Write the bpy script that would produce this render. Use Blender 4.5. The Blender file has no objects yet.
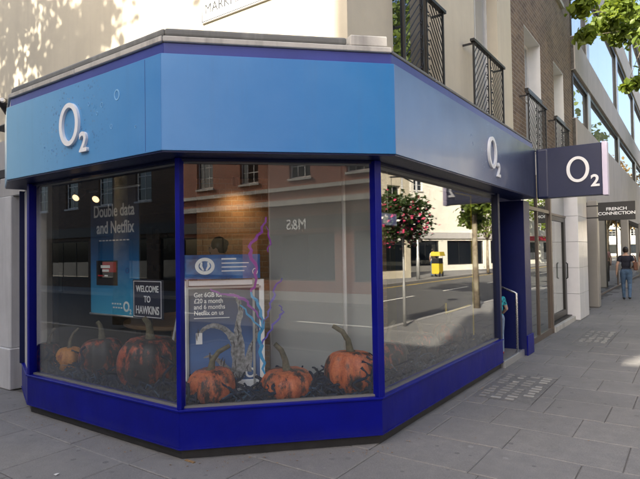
import bpy, math, random
import numpy as np
from mathutils import Vector, Matrix
R_ = math.radians
random.seed(7); RNG = np.random.default_rng(7)
sc = bpy.context.scene
col = sc.collection

# ------------------------------------------------------------------ camera
CAMF = 530.9
def cam_setup():
    y, t, r = R_(35.144), R_(1.459), R_(-0.917)
    fw = Vector((-math.sin(y)*math.cos(t), math.cos(y)*math.cos(t), math.sin(t)))
    r0 = Vector((math.cos(y), math.sin(y), 0)); u0 = r0.cross(fw)
    rt = r0*math.cos(r)+u0*math.sin(r); up = rt.cross(fw)
    cd = bpy.data.cameras.new('camera'); co = bpy.data.objects.new('camera', cd); col.objects.link(co)
    cd.sensor_width = 36; cd.lens = CAMF*36/640; cd.clip_start = .05; cd.clip_end = 2000
    m = Matrix((rt, up, -fw)).transposed().to_4x4(); m.translation = Vector((2.162, -3.932, 1.6))
    co.matrix_world = m; sc.camera = co
cam_setup()

# ------------------------------------------------------------------ world, sun, exposure
SUN_EL, SUN_AZ = 35.0, 14.0            # the sun stands behind the camera, a little to the left of the main street's line
w = bpy.data.worlds.new('World'); sc.world = w; w.use_nodes = True
nt = w.node_tree; nt.nodes.clear()
sky = nt.nodes.new('ShaderNodeTexSky'); sky.sky_type = 'NISHITA'; sky.sun_disc = False
sky.sun_elevation = R_(SUN_EL); sky.sun_rotation = R_(180+SUN_AZ); sky.air_density = 1.0; sky.dust_density = 5.5; sky.ozone_density = 1.0
bg = nt.nodes.new('ShaderNodeBackground'); bg.inputs[1].default_value = .15
wo = nt.nodes.new('ShaderNodeOutputWorld'); nt.links.new(sky.outputs[0], bg.inputs[0]); nt.links.new(bg.outputs[0], wo.inputs[0])
sd = bpy.data.lights.new('sun', 'SUN'); sd.energy = 5.0; sd.angle = R_(.53); sd.color = (1, .90, .74)
so = bpy.data.objects.new('sun', sd); col.objects.link(so)
ts = Vector((-math.sin(R_(SUN_AZ))*math.cos(R_(SUN_EL)), -math.cos(R_(SUN_AZ))*math.cos(R_(SUN_EL)), math.sin(R_(SUN_EL))))
so.rotation_euler = ts.to_track_quat('Z', 'Y').to_euler(); so.location = ts*60
sc.view_settings.view_transform = 'Standard'; sc.view_settings.look = 'None'; sc.view_settings.gamma = 1
sc.view_settings.exposure = 1.45
sc.cycles.use_denoising = True
sc.cycles.max_bounces = 8; sc.cycles.transparent_max_bounces = 24; sc.cycles.caustics_reflective = False; sc.cycles.caustics_refractive = False

# ------------------------------------------------------------------ materials
MATS = {}
class NT:
    def __init__(s, name):
        s.m = bpy.data.materials.new(name); s.m.use_nodes = True; s.t = s.m.node_tree; s.t.nodes.clear()
        s.out = s.n('ShaderNodeOutputMaterial'); MATS[name] = s.m
    def n(s, t, **k):
        x = s.t.nodes.new(t)
        for a, b in k.items(): setattr(x, a, b)
        return x
    def l(s, a, b): s.t.links.new(a, b)
    def pos(s): return s.n('ShaderNodeNewGeometry').outputs['Position']
    def noise(s, scale, detail=4, rough=.6, vec=None, ws=None):
        x = s.n('ShaderNodeTexNoise'); x.inputs['Scale'].default_value = scale; x.inputs['Detail'].default_value = detail; x.inputs['Roughness'].default_value = rough
        v = vec or s.pos()
        if ws:
            mp = s.n('ShaderNodeMapping'); mp.inputs['Scale'].default_value = ws; s.l(v, mp.inputs[0]); v = mp.outputs[0]
        s.l(v, x.inputs['Vector']); return x.outputs['Fac']
    def ramp(s, fac, stops):
        r = s.n('ShaderNodeValToRGB'); e = r.color_ramp.elements
        while len(e) < len(stops): e.new(.5)
        for i, (p, c) in enumerate(stops): e[i].position = p; e[i].color = (*c, 1) if len(c) == 3 else c
        s.l(fac, r.inputs[0]); return r.outputs[0]
    def mix(s, fac, a, b, mode='MIX'):
        x = s.n('ShaderNodeMix', data_type='RGBA', blend_type=mode)
        for sk, v in ((x.inputs[0], fac), (x.inputs[6], a), (x.inputs[7], b)):
            if hasattr(v, 'is_linked'): s.l(v, sk)
            elif isinstance(v, (int, float)): sk.default_value = v
            else: sk.default_value = (*v, 1)
        return x.outputs[2]
    def math(s, op, a, b=0.0, clamp=False):
        x = s.n('ShaderNodeMath', operation=op, use_clamp=clamp)
        for i, v in enumerate((a, b)):
            if hasattr(v, 'is_linked'): s.l(v, x.inputs[i])
            else: x.inputs[i].default_value = v
        return x.outputs[0]
    def bsdf(s, color, rough=.6, metal=0, bump=None, bstr=.2, bdist=.01, spec=.5, coat=0):
        p = s.n('ShaderNodeBsdfPrincipled')
        for sk, v in ((p.inputs['Base Color'], color), (p.inputs['Roughness'], rough)):
            if hasattr(v, 'is_linked'): s.l(v, sk)
            elif isinstance(v, (int, float)): sk.default_value = v
            else: sk.default_value = (*v, 1)
        p.inputs['Metallic'].default_value = metal; p.inputs['Specular IOR Level'].default_value = spec; p.inputs['Coat Weight'].default_value = coat
        p.inputs['Coat Roughness'].default_value = .08
        if bump is not None:
            b = s.n('ShaderNodeBump'); b.inputs['Strength'].default_value = bstr; b.inputs['Distance'].default_value = bdist
            s.l(bump, b.inputs['Height']); s.l(b.outputs[0], p.inputs['Normal'])
        s.l(p.outputs[0], s.out.inputs[0]); s.p = p
        return s.m

def plain(name, c, rough=.5, metal=0, var=.12, scale=6, bstr=.05, spec=.5, coat=0, rvar=.08):
    k = NT(name); n = k.noise(scale, 5); n2 = k.noise(scale*9, 3)
    dark = tuple(x*(1-var) for x in c); lite = tuple(min(1, x*(1+var)) for x in c)
    cc = k.ramp(n, [(.3, dark), (.7, lite)])
    rr = k.math('ADD', k.math('MULTIPLY', n2, rvar*2), rough-rvar)
    return k.bsdf(cc, rr, metal, n2, bstr, .004, spec, coat)

def weathered(name, c, dirt, streak=.5, rough=.75, scale=1.2, bstr=.15):
    """painted render or concrete: broad tone changes, rain streaks, fine grain"""
    k = NT(name); a = k.noise(scale, 6, .65); st = k.noise(2.0, 4, .6, ws=(3.5, 3.5, .22)); g = k.noise(60, 3)
    base = k.ramp(a, [(.3, tuple(x*.86 for x in c)), (.7, c)])
    m = k.math('MULTIPLY', k.ramp(st, [(.5, (0, 0, 0)), (.78, (1, 1, 1))]), streak)
    return k.bsdf(k.mix(m, base, dirt), rough, 0, k.math('ADD', g, k.math('MULTIPLY', a, 2)), bstr, .006)

def flat(name, c, rough=.5, **kw): return plain(name, c, rough, var=.03, bstr=.01, **kw)

plain('ground_soil', (.10, .095, .09), .9)
# pavement slab: grey, blotchy, gum spots, per-slab tone
def slab_mat():
    k = NT('slab'); oi = k.n('ShaderNodeObjectInfo').outputs['Random']
    a = k.noise(1.1, 6, .62); b = k.noise(9, 5, .65); g = k.noise(160, 3, .7)
    base = k.ramp(a, [(.28, (.165, .165, .17)), (.5, (.235, .23, .225)), (.75, (.30, .29, .275))])
    base = k.mix(.45, base, k.ramp(b, [(.3, (.13, .13, .135)), (.72, (.33, .32, .30))]))
    tone = k.ramp(oi, [(0, (.70, .70, .705)), (1, (.86, .855, .845))]); base = k.mix(1, base, tone, 'MULTIPLY')
    v = k.n('ShaderNodeTexVoronoi'); v.inputs['Scale'].default_value = 5.0; k.l(k.pos(), v.inputs['Vector'])
    spot = k.ramp(k.math('ADD', v.outputs['Distance'], k.math('MULTIPLY', k.noise(3.0, 2), .22)), [(.205, (1, 1, 1)), (.225, (0, 0, 0))])
    v2 = k.n('ShaderNodeTexVoronoi'); v2.inputs['Scale'].default_value = 3.1; k.l(k.pos(), v2.inputs['Vector'])
    pale = k.ramp(k.math('ADD', v2.outputs['Distance'], k.math('MULTIPLY', k.noise(7.0, 2), .25)), [(.175, (1, 1, 1)), (.195, (0, 0, 0))])
    base = k.mix(k.math('MULTIPLY', spot, .85), base, (.05, .05, .055))
    base = k.mix(k.math('MULTIPLY', pale, .35), base, (.42, .42, .41))
    grime = k.ramp(k.noise(.5, 7, .72), [(.42, (0, 0, 0)), (.62, (1, 1, 1))]); base = k.mix(k.math('MULTIPLY', grime, .62), base, (.098, .095, .088)); crack = k.ramp(k.noise(2.6, 8, .75), [(.36, (1, 1, 1)), (.43, (0, 0, 0))]); base = k.mix(k.math('MULTIPLY', crack, .5), base, (.10, .098, .092))
    base = k.mix(.35, base, k.ramp(g, [(.3, (.1, .1, .1)), (.7, (.36, .355, .35))]))
    k.bsdf(base, k.math('ADD', .62, k.math('MULTIPLY', b, .25)), 0, k.math('ADD', k.math('MULTIPLY', b, 1.5), g), .35, .004)
slab_mat()
plain('mortar', (.105, .10, .093), .95, var=.4, scale=14, bstr=.4)
def asphalt():
    k = NT('asphalt'); g = k.noise(120, 2, .7); a = k.noise(.7, 5)
    k.bsdf(k.mix(.5, k.ramp(a, [(.3, (.055, .055, .058)), (.7, (.085, .083, .08))]), k.ramp(g, [(.3, (.03, .03, .03)), (.7, (.13, .13, .125))])), .85, 0, g, .5, .006)
asphalt()
plain('kerb_granite', (.27, .26, .25), .7, var=.25, scale=20, bstr=.2)
flat('road_paint', (.7, .69, .64), .7); flat('road_yellow', (.75, .52, .06), .7)
weathered('stucco_cream', (.63, .575, .45), (.45, .40, .33), .35)
weathered('stucco_grey', (.50, .49, .48), (.30, .29, .28), .5)
weathered('stucco_white', (.88, .85, .75), (.62, .58, .50), .25)
weathered('pillar_white', (.62, .62, .62), (.30, .30, .30), .55, scale=3)
weathered('concrete', (.47, .445, .425), (.33, .305, .29), .55, .8)
weathered('lead', (.15, .155, .15), (.27, .28, .27), .7, .6, 6)
weathered('stone_coping', (.52, .51, .48), (.20, .195, .19), .85, .85, 9)
def brick(name, c1, c2, mortar, scale=1.0, axis='Y'):
    k = NT(name); sp = k.n('ShaderNodeSeparateXYZ'); k.l(k.pos(), sp.inputs[0])
    cb = k.n('ShaderNodeCombineXYZ'); k.l(k.math('ADD', sp.outputs[0], sp.outputs[1]), cb.inputs[0]); k.l(sp.outputs[2], cb.inputs[1])
    b = k.n('ShaderNodeTexBrick'); b.offset = .5; k.l(cb.outputs[0], b.inputs['Vector'])
    b.inputs['Scale'].default_value = 1; b.inputs['Brick Width'].default_value = .225; b.inputs['Row Height'].default_value = .075; b.inputs['Mortar Size'].default_value = .007; b.inputs['Mortar Smooth'].default_value = .3; b.inputs['Bias'].default_value = 0
    for i, c in ((1, c1), (2, c2), (3, mortar)): b.inputs[i].default_value = (*c, 1)
    n = k.noise(2.0, 6); nn = k.noise(35, 4)
    cc = k.mix(1, b.outputs[0], k.ramp(n, [(.3, (.72, .72, .72)), (.7, (1.12, 1.1, 1.06))]), 'MULTIPLY')
    cc = k.mix(.3, cc, k.mix(1, b.outputs[0], k.ramp(nn, [(.3, (.45, .45, .45)), (.7, (1.4, 1.35, 1.3))]), 'MULTIPLY'))
    k.bsdf(cc, .88, 0, k.math('SUBTRACT', k.math('MULTIPLY', nn, .4), b.outputs[1]), .6, .008)
brick('brick_brown', (.215, .155, .105), (.135, .095, .07), (.30, .27, .235))
brick('brick_dark', (.13, .085, .06), (.08, .055, .04), (.15, .13, .11))
brick('brick_red', (.33, .105, .06), (.24, .075, .045), (.34, .29, .25))
brick('brick_warm', (.40, .23, .12), (.29, .17, .09), (.36, .27, .19))
def paint_blue():
    k = NT('shop_blue'); sp = k.n('ShaderNodeSeparateXYZ'); k.l(k.pos(), sp.inputs[0])
    a = k.noise(2.5, 5); sc_ = k.noise(9, 7, .75, ws=(1, 1, .35)); f = k.noise(55, 4, .7)
    base = k.ramp(a, [(.3, (.0004, .0022, .165)), (.7, (.0008, .004, .225))])
    low = k.ramp(k.math('ADD', sp.outputs[2], k.math('MULTIPLY', sc_, .22)), [(.16, (1, 1, 1)), (.27, (0, 0, 0))])      # road splash along the foot
    base = k.mix(k.math('MULTIPLY', low, k.math('MULTIPLY', f, .3)), base, (.06, .06, .075))
    ch = k.ramp(k.noise(26, 6, .7), [(.70, (0, 0, 0)), (.73, (1, 1, 1))]); base = k.mix(k.math('MULTIPLY', ch, .35), base, (.10, .12, .30))
    k.bsdf(base, k.math('ADD', .22, k.math('MULTIPLY', sc_, .35)), 0, k.math('ADD', k.math('MULTIPLY', a, 2), f), .05, .006, spec=.22)
paint_blue()
plain('cheek_blue', (.004, .009, .095), .4, var=.1, scale=3)
plain('shop_navy', (.004, .010, .055), .4, var=.12, scale=3, spec=.35)
plain('band_blue', (.045, .062, .27), .35, var=.10, scale=3)
plain('kick_black', (.018, .018, .02), .6, var=.3, scale=12)
flat('gasket', (.17, .17, .165), .5)
flat('white_letter', (.80, .82, .84), .35)
flat('white_print', (.85, .86, .88), .45); flat('lilac_edge', (.62, .58, .74), .4)
flat('white_paint', (.74, .74, .72), .45); flat('window_white', (.66, .66, .64), .4)
flat('iron', (.014, .014, .016), .45); flat('dark_metal', (.035, .034, .033), .4, metal=.3)
flat('bronze', (.16, .13, .11), .4, metal=.5); flat('steel', (.52, .52, .53), .28, metal=.85)
flat('alu', (.48, .49, .50), .35, metal=.6); flat('column_metal', (.30, .29, .275), .4, metal=.35)
flat('black', (.012, .012, .014), .5); flat('sign_black', (.02, .021, .024), .4)
plain('white_tile', (.80, .80, .81), .16, var=.04, scale=3, bstr=.02)
def fascia_mat(name, axis, a, b, stops, cx=None, cz=None):
    """printed vinyl: colour runs along the facade, with a spray of printed droplets round the logo"""
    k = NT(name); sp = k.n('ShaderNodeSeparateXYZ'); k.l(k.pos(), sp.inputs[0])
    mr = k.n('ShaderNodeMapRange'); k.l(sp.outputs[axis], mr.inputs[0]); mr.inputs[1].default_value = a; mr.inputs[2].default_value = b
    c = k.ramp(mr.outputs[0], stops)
    c = k.mix(.035, c, k.ramp(k.noise(2.2, 4), [(.3, (.02, .05, .2)), (.7, (.5, .7, .9))]))
    stk = k.ramp(k.noise(1.6, 6, .7, ws=(5, 5, .25)), [(.52, (0, 0, 0)), (.75, (1, 1, 1))]); c = k.mix(k.math('MULTIPLY', stk, .13), c, (.10, .14, .20))
    if cx is not None:
        dx = k.math('SUBTRACT', sp.outputs[axis], cx); dz = k.math('SUBTRACT', sp.outputs[2], cz)
        r = k.math('SQRT', k.math('ADD', k.math('MULTIPLY', dx, dx), k.math('MULTIPLY', dz, dz)))
        v = k.n('ShaderNodeTexVoronoi'); v.inputs['Scale'].default_value = 24; v.inputs['Randomness'].default_value = 1; k.l(k.pos(), v.inputs['Vector'])
        near = k.ramp(r, [(.22, (1, 1, 1)), (.62, (0, 0, 0))])
        dot = k.ramp(k.math('ADD', v.outputs['Distance'], k.math('MULTIPLY', k.noise(8, 3), .5)), [(.44, (1, 1, 1)), (.47, (0, 0, 0))])
        c = k.mix(k.math('MULTIPLY', k.math('MULTIPLY', near, dot), .75), c, (.012, .06, .22))
        dot2 = k.ramp(k.math('ADD', v.outputs['Distance'], k.math('MULTIPLY', k.noise(5, 3), .6)), [(.42, (1, 1, 1)), (.44, (0, 0, 0))])
        c = k.mix(k.math('MULTIPLY', k.math('MULTIPLY', near, dot2), .4), c, (.5, .7, .9))
    k.bsdf(c, k.math('ADD', .2, k.math('MULTIPLY', k.noise(3, 5), .25)), 0, k.noise(.9, 2), .06, .02, coat=.2)
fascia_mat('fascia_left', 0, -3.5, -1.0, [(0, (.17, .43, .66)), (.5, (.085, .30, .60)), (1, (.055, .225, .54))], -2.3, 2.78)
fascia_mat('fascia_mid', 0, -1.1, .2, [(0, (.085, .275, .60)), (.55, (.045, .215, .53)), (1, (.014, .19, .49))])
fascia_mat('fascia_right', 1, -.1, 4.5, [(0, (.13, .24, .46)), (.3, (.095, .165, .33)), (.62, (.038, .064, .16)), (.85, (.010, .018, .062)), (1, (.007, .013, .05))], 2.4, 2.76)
plain('blade_navy', (.012, .019, .062), .35, var=.06, scale=3)
def glass(name, tint=(.93, .95, .95), base=.035, gain=1.0, pw=4.0):
    k = NT(name); lw = k.n('ShaderNodeLayerWeight'); lw.inputs[0].default_value = .5
    f = k.math('ADD', k.math('MULTIPLY', k.math('POWER', lw.outputs['Facing'], pw), .95*gain), base, True)
    tr = k.n('ShaderNodeBsdfTransparent'); tr.inputs[0].default_value = (*tint, 1)
    gl = k.n('ShaderNodeBsdfGlossy'); gl.inputs['Roughness'].default_value = 0.0; gl.inputs[0].default_value = (1, 1, 1, 1)
    mx = k.n('ShaderNodeMixShader'); k.l(f, mx.inputs[0]); k.l(tr.outputs[0], mx.inputs[1]); k.l(gl.outputs[0], mx.inputs[2]); k.l(mx.outputs[0], k.out.inputs[0])
glass('shop_glass', (.94, .96, .96), .062, pw=3.5)
glass('door_glass', (.82, .88, .86), .06)
def coated(name, tint, base, body=(.012, .015, .018)):
    k = NT(name); lw = k.n('ShaderNodeLayerWeight'); lw.inputs[0].default_value = .5
    f = k.math('ADD', k.math('MULTIPLY', k.math('POWER', lw.outputs['Facing'], 3), 1-base), base, True)
    d = k.n('ShaderNodeBsdfDiffuse'); d.inputs[0].default_value = (*body, 1)
    gl = k.n('ShaderNodeBsdfGlossy'); gl.inputs['Roughness'].default_value = 0.01; gl.inputs[0].default_value = (*tint, 1)
    b = k.n('ShaderNodeBump'); b.inputs['Strength'].default_value = .03; b.inputs['Distance'].default_value = .05; k.l(k.noise(.35, 2), b.inputs['Height']); k.l(b.outputs[0], gl.inputs['Normal'])
    mx = k.n('ShaderNodeMixShader'); k.l(f, mx.inputs[0]); k.l(d.outputs[0], mx.inputs[1]); k.l(gl.outputs[0], mx.inputs[2]); k.l(mx.outputs[0], k.out.inputs[0])
coated('coated_glass', (.97, .98, 1), .30, (.42, .43, .43)); coated('dark_pane', (.9, .95, 1), .08, (.02, .022, .025)); coated('net_pane', (.9, .95, 1), .08, (.30, .31, .31)); coated('street_glass', (.92, .95, .95), .2)
def pumpkin_mat(name, c1, c2, rot, cover, soft=.10):
    k = NT(name); oi = k.n('ShaderNodeObjectInfo').outputs['Random']; ad = k.n('ShaderNodeVectorMath', operation='ADD'); k.l(k.pos(), ad.inputs[0]); k.l(oi, ad.inputs[1])
    n = k.noise(7, 7, .72, ad.outputs[0], ws=(1.3, 1.3, .55)); a = k.noise(22, 5, .65, ad.outputs[0], ws=(1.5, 1.5, .4)); f = k.noise(70, 3, .6, ad.outputs[0])
    base = k.ramp(a, [(.25, tuple(x*.6 for x in c1)), (.45, c1), (.75, c2)])
    base = k.mix(.25, base, k.ramp(f, [(.35, tuple(x*.5 for x in c1)), (.65, tuple(min(1, x*1.3) for x in c2))]))
    m = k.ramp(n, [(cover-soft*.5, (1, 1, 1)), (cover+soft*.5, (0, 0, 0))])
    k.bsdf(k.mix(m, base, rot), k.math('ADD', .35, k.math('MULTIPLY', a, .3)), 0, k.math('ADD', a, k.math('MULTIPLY', f, .5)), .35, .008)
pumpkin_mat('pumpkin_orange', (.44, .085, .028), (.62, .19, .06), (.016, .010, .010), .465)
pumpkin_mat('pumpkin_red', (.30, .045, .02), (.50, .11, .04), (.008, .006, .009), .56)
pumpkin_mat('pumpkin_amber', (.55, .20, .03), (.70, .30, .05), (.24, .05, .02), .42)
plain('stem', (.10, .085, .05), .8, var=.4, scale=30, bstr=.3)
plain('vine_dark', (.004, .012, .034), .8, spec=.15, var=.4, scale=20); plain('vine_teal', (.006, .05, .12), .35, var=.5, scale=20)
def bark():
    k = NT('bark'); a = k.noise(5, 5, .65); g = k.noise(30, 4)
    k.bsdf(k.ramp(a, [(.35, (.12, .095, .065)), (.5, (.24, .20, .14)), (.65, (.33, .30, .22))]), .9, 0, g, .6, .02)
bark()
def leafm(name, c1, c2, tr):
    k = NT(name); n = k.noise(2.2, 3); nn = k.noise(17, 2)
    c = k.mix(.5, k.ramp(n, [(.3, c1), (.7, c2)]), k.ramp(nn, [(.3, c1), (.7, c2)]))
    d = k.n('ShaderNodeBsdfPrincipled'); k.l(c, d.inputs['Base Color']); d.inputs['Roughness'].default_value = .5
    t = k.n('ShaderNodeBsdfTranslucent'); t.inputs[0].default_value = (*tr, 1)
    mx = k.n('ShaderNodeMixShader'); mx.inputs[0].default_value = .4; k.l(d.outputs[0], mx.inputs[1]); k.l(t.outputs[0], mx.inputs[2]); k.l(mx.outputs[0], k.out.inputs[0])
leafm('leaf_green', (.055, .10, .018), (.19, .25, .035), (.30, .38, .04))
leafm('leaf_autumn', (.20, .12, .03), (.32, .22, .06), (.4, .24, .05))
leafm('leaf_dark', (.03, .06, .018), (.07, .11, .03), (.10, .16, .03))
flat('petal_pink', (.60, .05, .14), .6); flat('petal_white', (.75, .70, .68), .6)
plain('skin', (.50, .32, .24), .55, var=.08); plain('hair_dark', (.018, .013, .011), .5, var=.3, scale=40)
plain('cloth_navy', (.016, .018, .032), .9, var=.2, scale=25); plain('denim', (.075, .135, .235), .9, var=.25, scale=14, bstr=.15); plain('leather_brown', (.12, .05, .03), .5, var=.3, scale=12)
plain('cloth_pink', (.42, .25, .24), .9); plain('cloth_grey', (.06, .055, .055), .9); plain('cloth_white', (.7, .7, .68), .9); plain('shoe_black', (.012, .012, .013), .6)
plain('shoe_red', (.30, .03, .025), .6); plain('jeans_pale', (.22, .30, .42), .9, var=.25, scale=14)
def teal_print():
    k = NT('cloth_teal'); v = k.n('ShaderNodeTexVoronoi'); v.inputs['Scale'].default_value = 26; k.l(k.pos(), v.inputs['Vector'])
    k.bsdf(k.ramp(v.outputs['Distance'], [(.25, (.02, .12, .16)), (.5, (.03, .40, .48))]), .9)
teal_print()
plain('wall_taupe', (.060, .056, .052), .85, var=.12, scale=2); plain('wall_dark', (.025, .024, .026), .85, var=.15, scale=2)
plain('shop_floor', (.10, .095, .09), .5, var=.2, scale=3); plain('ceiling_dark', (.045, .045, .047), .8)
plain('panel_grey', (.36, .37, .37), .6, var=.03, scale=2); flat('pole_white', (.75, .76, .77), .4)
def wood():
    k = NT('wood'); a = k.noise(3, 5, .6, ws=(1.5, 1.5, 14)); k.bsdf(k.ramp(a, [(.3, (.30, .17, .075)), (.7, (.46, .29, .14))]), .45, 0, a, .1, .004)
wood()
def banner_mat():
    k = NT('banner_print'); sp = k.n('ShaderNodeSeparateXYZ'); k.l(k.pos(), sp.inputs[0])
    mr = k.n('ShaderNodeMapRange'); k.l(sp.outputs[2], mr.inputs[0]); mr.inputs[1].default_value = 2.32; mr.inputs[2].default_value = .98
    k.bsdf(k.ramp(mr.outputs[0], [(0, (.020, .028, .055)), (.28, (.018, .045, .12)), (.6, (.02, .16, .42)), (1, (.04, .36, .62))]), .4)
banner_mat()
def poster_mat():
    k = NT('poster_print'); sp = k.n('ShaderNodeSeparateXYZ'); k.l(k.pos(), sp.inputs[0])
    mr = k.n('ShaderNodeMapRange'); k.l(sp.outputs[2], mr.inputs[0]); mr.inputs[1].default_value = 1.35; mr.inputs[2].default_value = .45
    k.bsdf(k.ramp(mr.outputs[0], [(0, (.05, .055, .09)), (.35, (.035, .06, .15)), (.75, (.06, .16, .42)), (1, (.03, .08, .22))]), .4)
poster_mat()
def strip_mat():
    k = NT('strip_print'); n = k.noise(4.5, 3); k.bsdf(k.ramp(n, [(.35, (.015, .03, .14)), (.55, (.03, .13, .40)), (.7, (.10, .22, .50))]), .4)
strip_mat()
flat('sign_navy', (.020, .021, .045), .5); plain('claw_grey', (.24, .24, .25), .6, var=.75, scale=28); flat('claw_dark', (.06, .06, .07), .6); flat('print_red', (.42, .02, .03), .5); flat('print_black', (.012, .012, .016), .4)
flat('bolt_purple', (.24, .03, .34), .5); flat('bolt_blue', (.02, .28, .58), .5); flat('bolt_indigo', (.10, .07, .42), .5)
flat('screen_pale', (.30, .38, .36), .4); flat('frame_yellow', (.80, .58, .03), .5); flat('van_yellow', (.55, .42, .03), .5); flat('tyre', (.02, .02, .02), .8); flat('print_violet', (.30, .30, .62), .5)
flat('lamp_black', (.015, .015, .016), .4); flat('lamp_grey', (.45, .46, .46), .4, metal=.5)
flat('prism_glass', (.36, .355, .335), .5); flat('prism_dull', (.27, .265, .25), .6); plain('cast_iron', (.16, .157, .15), .6, var=.3, scale=20)
plain('litter_brown', (.24, .15, .07), .8, var=.5, scale=30)
def emit(name, c, s):
    k = NT(name); e = k.n('ShaderNodeEmission'); e.inputs[0].default_value = (*c, 1); e.inputs[1].default_value = s; k.l(e.outputs[0], k.out.inputs[0])
emit('lamp_glow', (1, .62, .30), 1.1)

# ------------------------------------------------------------------ builders
def tag(o, label=None, cat=None, group=None, kind=None):
    if label: o['label'] = label
    if cat: o['category'] = cat
    if group: o['group'] = group
    if kind: o['kind'] = kind
    return o
def thing(name, label, cat, loc=(0, 0, 0), rz=0, group=None):
    o = bpy.data.objects.new(name, None); col.objects.link(o); o.location = loc; o.rotation_euler = (0, 0, rz); o.empty_display_size = .2
    return tag(o, label, cat, group)
def wloc(o):
    v = Vector((0, 0, 0))
    while o: v += Vector(o.location); o = o.parent
    return v
class MB:
    def __init__(s): s.v = []; s.f = []
    def add(s, vs, fs):
        b = len(s.v); s.v += [tuple(x) for x in vs]; s.f += [tuple(i+b for i in f) for f in fs]; return s
    def hexa(s, p):     # 4 bottom ccw, 4 top
        return s.add(p, [(3, 2, 1, 0), (4, 5, 6, 7), (0, 1, 5, 4), (1, 2, 6, 5), (2, 3, 7, 6), (3, 0, 4, 7)])
    def box(s, x0, x1, y0, y1, z0, z1):
        return s.hexa([(x0, y0, z0), (x1, y0, z0), (x1, y1, z0), (x0, y1, z0), (x0, y0, z1), (x1, y0, z1), (x1, y1, z1), (x0, y1, z1)])
    def prism(s, poly, z0, z1):
        n = len(poly); vs = [(x, y, z0) for x, y in poly]+[(x, y, z1) for x, y in poly]
        return s.add(vs, [tuple(range(n-1, -1, -1)), tuple(range(n, 2*n))]+[(i, (i+1) % n, n+(i+1) % n, n+i) for i in range(n)])
    def tube(s, pts, rad, n=8, cap=True, squash=None):
        P = [Vector(p) for p in pts]; m = len(P); rr = rad if isinstance(rad, (list, tuple)) else [rad]*m
        vs = []; prev = None
        for i, p in enumerate(P):
            t = (P[min(i+1, m-1)]-P[max(i-1, 0)]).normalized()
            if prev is None:
                a = Vector((0, 0, 1)) if abs(t.z) < .9 else Vector((1, 0, 0)); u = t.cross(a).normalized()
            else:
                u = (prev-t*prev.dot(t)).normalized()
            prev = u; v = t.cross(u)
            for k in range(n):
                th = 2*math.pi*k/n; vs.append(p+(u*math.cos(th)+v*math.sin(th))*rr[i])
        fs = [(i*n+k, i*n+(k+1) % n, (i+1)*n+(k+1) % n, (i+1)*n+k) for i in range(m-1) for k in range(n)]
        if cap: fs += [tuple(range(n-1, -1, -1)), tuple((m-1)*n+k for k in range(n))]
        return s.add(vs, fs)
    def lathe(s, prof, c=(0, 0, 0), n=16, cap=True):
        vs = []; m = len(prof)
        for r, z in prof:
            for k in range(n):
                th = 2*math.pi*k/n; vs.append((c[0]+r*math.cos(th), c[1]+r*math.sin(th), c[2]+z))
        fs = [(i*n+k, i*n+(k+1) % n, (i+1)*n+(k+1) % n, (i+1)*n+k) for i in range(m-1) for k in range(n)]
        if cap: fs += [tuple(range(n-1, -1, -1)), tuple((m-1)*n+k for k in range(n))]
        return s.add(vs, fs)
    def ell(s, c, r, n=14, m=9, rot=None):
        vs = [];
        for i in range(m+1):
            ph = math.pi*i/m
            for k in range(n):
                th = 2*math.pi*k/n; q = Vector((r[0]*math.sin(ph)*math.cos(th), r[1]*math.sin(ph)*math.sin(th), -r[2]*math.cos(ph)))
                if rot: q = rot @ q
                vs.append(Vector(c)+q)
        return s.add(vs, [(i*n+k, i*n+(k+1) % n, (i+1)*n+(k+1) % n, (i+1)*n+k) for i in range(m) for k in range(n)])
    def mesh(s, name, off=(0, 0, 0)):
        me = bpy.data.meshes.new(name); o = Vector(off)
        me.from_pydata([tuple(Vector(v)-o) for v in s.v], [], s.f); me.validate(); me.update(); return me
    def build(s, name, mat, parent=None, smooth=False, bevel=0, label=None, seg=1):
        off = wloc(parent) if parent else (0, 0, 0)
        me = s.mesh(name, off); return put(me, name, mat, parent, smooth, bevel, label, seg)
def put(me, name, mat, parent=None, smooth=False, bevel=0, label=None, seg=1):
    if isinstance(mat, str): mat = MATS[mat]
    if not me.materials: me.materials.append(mat)
    o = bpy.data.objects.new(name, me); col.objects.link(o); o.parent = parent
    if smooth:
        for p in me.polygons: p.use_smooth = True
    if bevel:
        b = o.modifiers.new('bevel', 'BEVEL'); b.width = bevel; b.segments = seg; b.limit_method = 'ANGLE'; b.angle_limit = R_(40)
    if label: o['label'] = label
    return o
def text_mesh(s, size, extrude=.004, offset=0, align='LEFT', sx=1.0, res=4):
    cu = bpy.data.curves.new('t', 'FONT'); cu.body = s; cu.size = size; cu.extrude = extrude; cu.offset = offset; cu.align_x = align; cu.resolution_u = res
    ob = bpy.data.objects.new('t', cu); col.objects.link(ob)
    dg = bpy.context.evaluated_depsgraph_get(); dg.update()
    me = bpy.data.meshes.new_from_object(ob.evaluated_get(dg)); bpy.data.objects.remove(ob)
    me.materials.clear()
    if sx != 1:
        for v in me.vertices: v.co.x *= sx
    return me
def place_mesh(me, org, right, up, parent):
    r = Vector(right).normalized(); u = Vector(up).normalized(); n = r.cross(u)
    m = Matrix((r, u, n)).transposed().to_4x4(); m.translation = Vector(org)-(wloc(parent) if parent else Vector((0, 0, 0)))
    me.transform(m); return me
def text(name, s, org, right, size, mat, parent, ext=.003, off=0, align='LEFT', sx=1.0, up=(0, 0, 1)):
    me = place_mesh(text_mesh(s, size, ext, off, align, sx), org, right, up, parent)
    return put(me, name, mat, parent)
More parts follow.
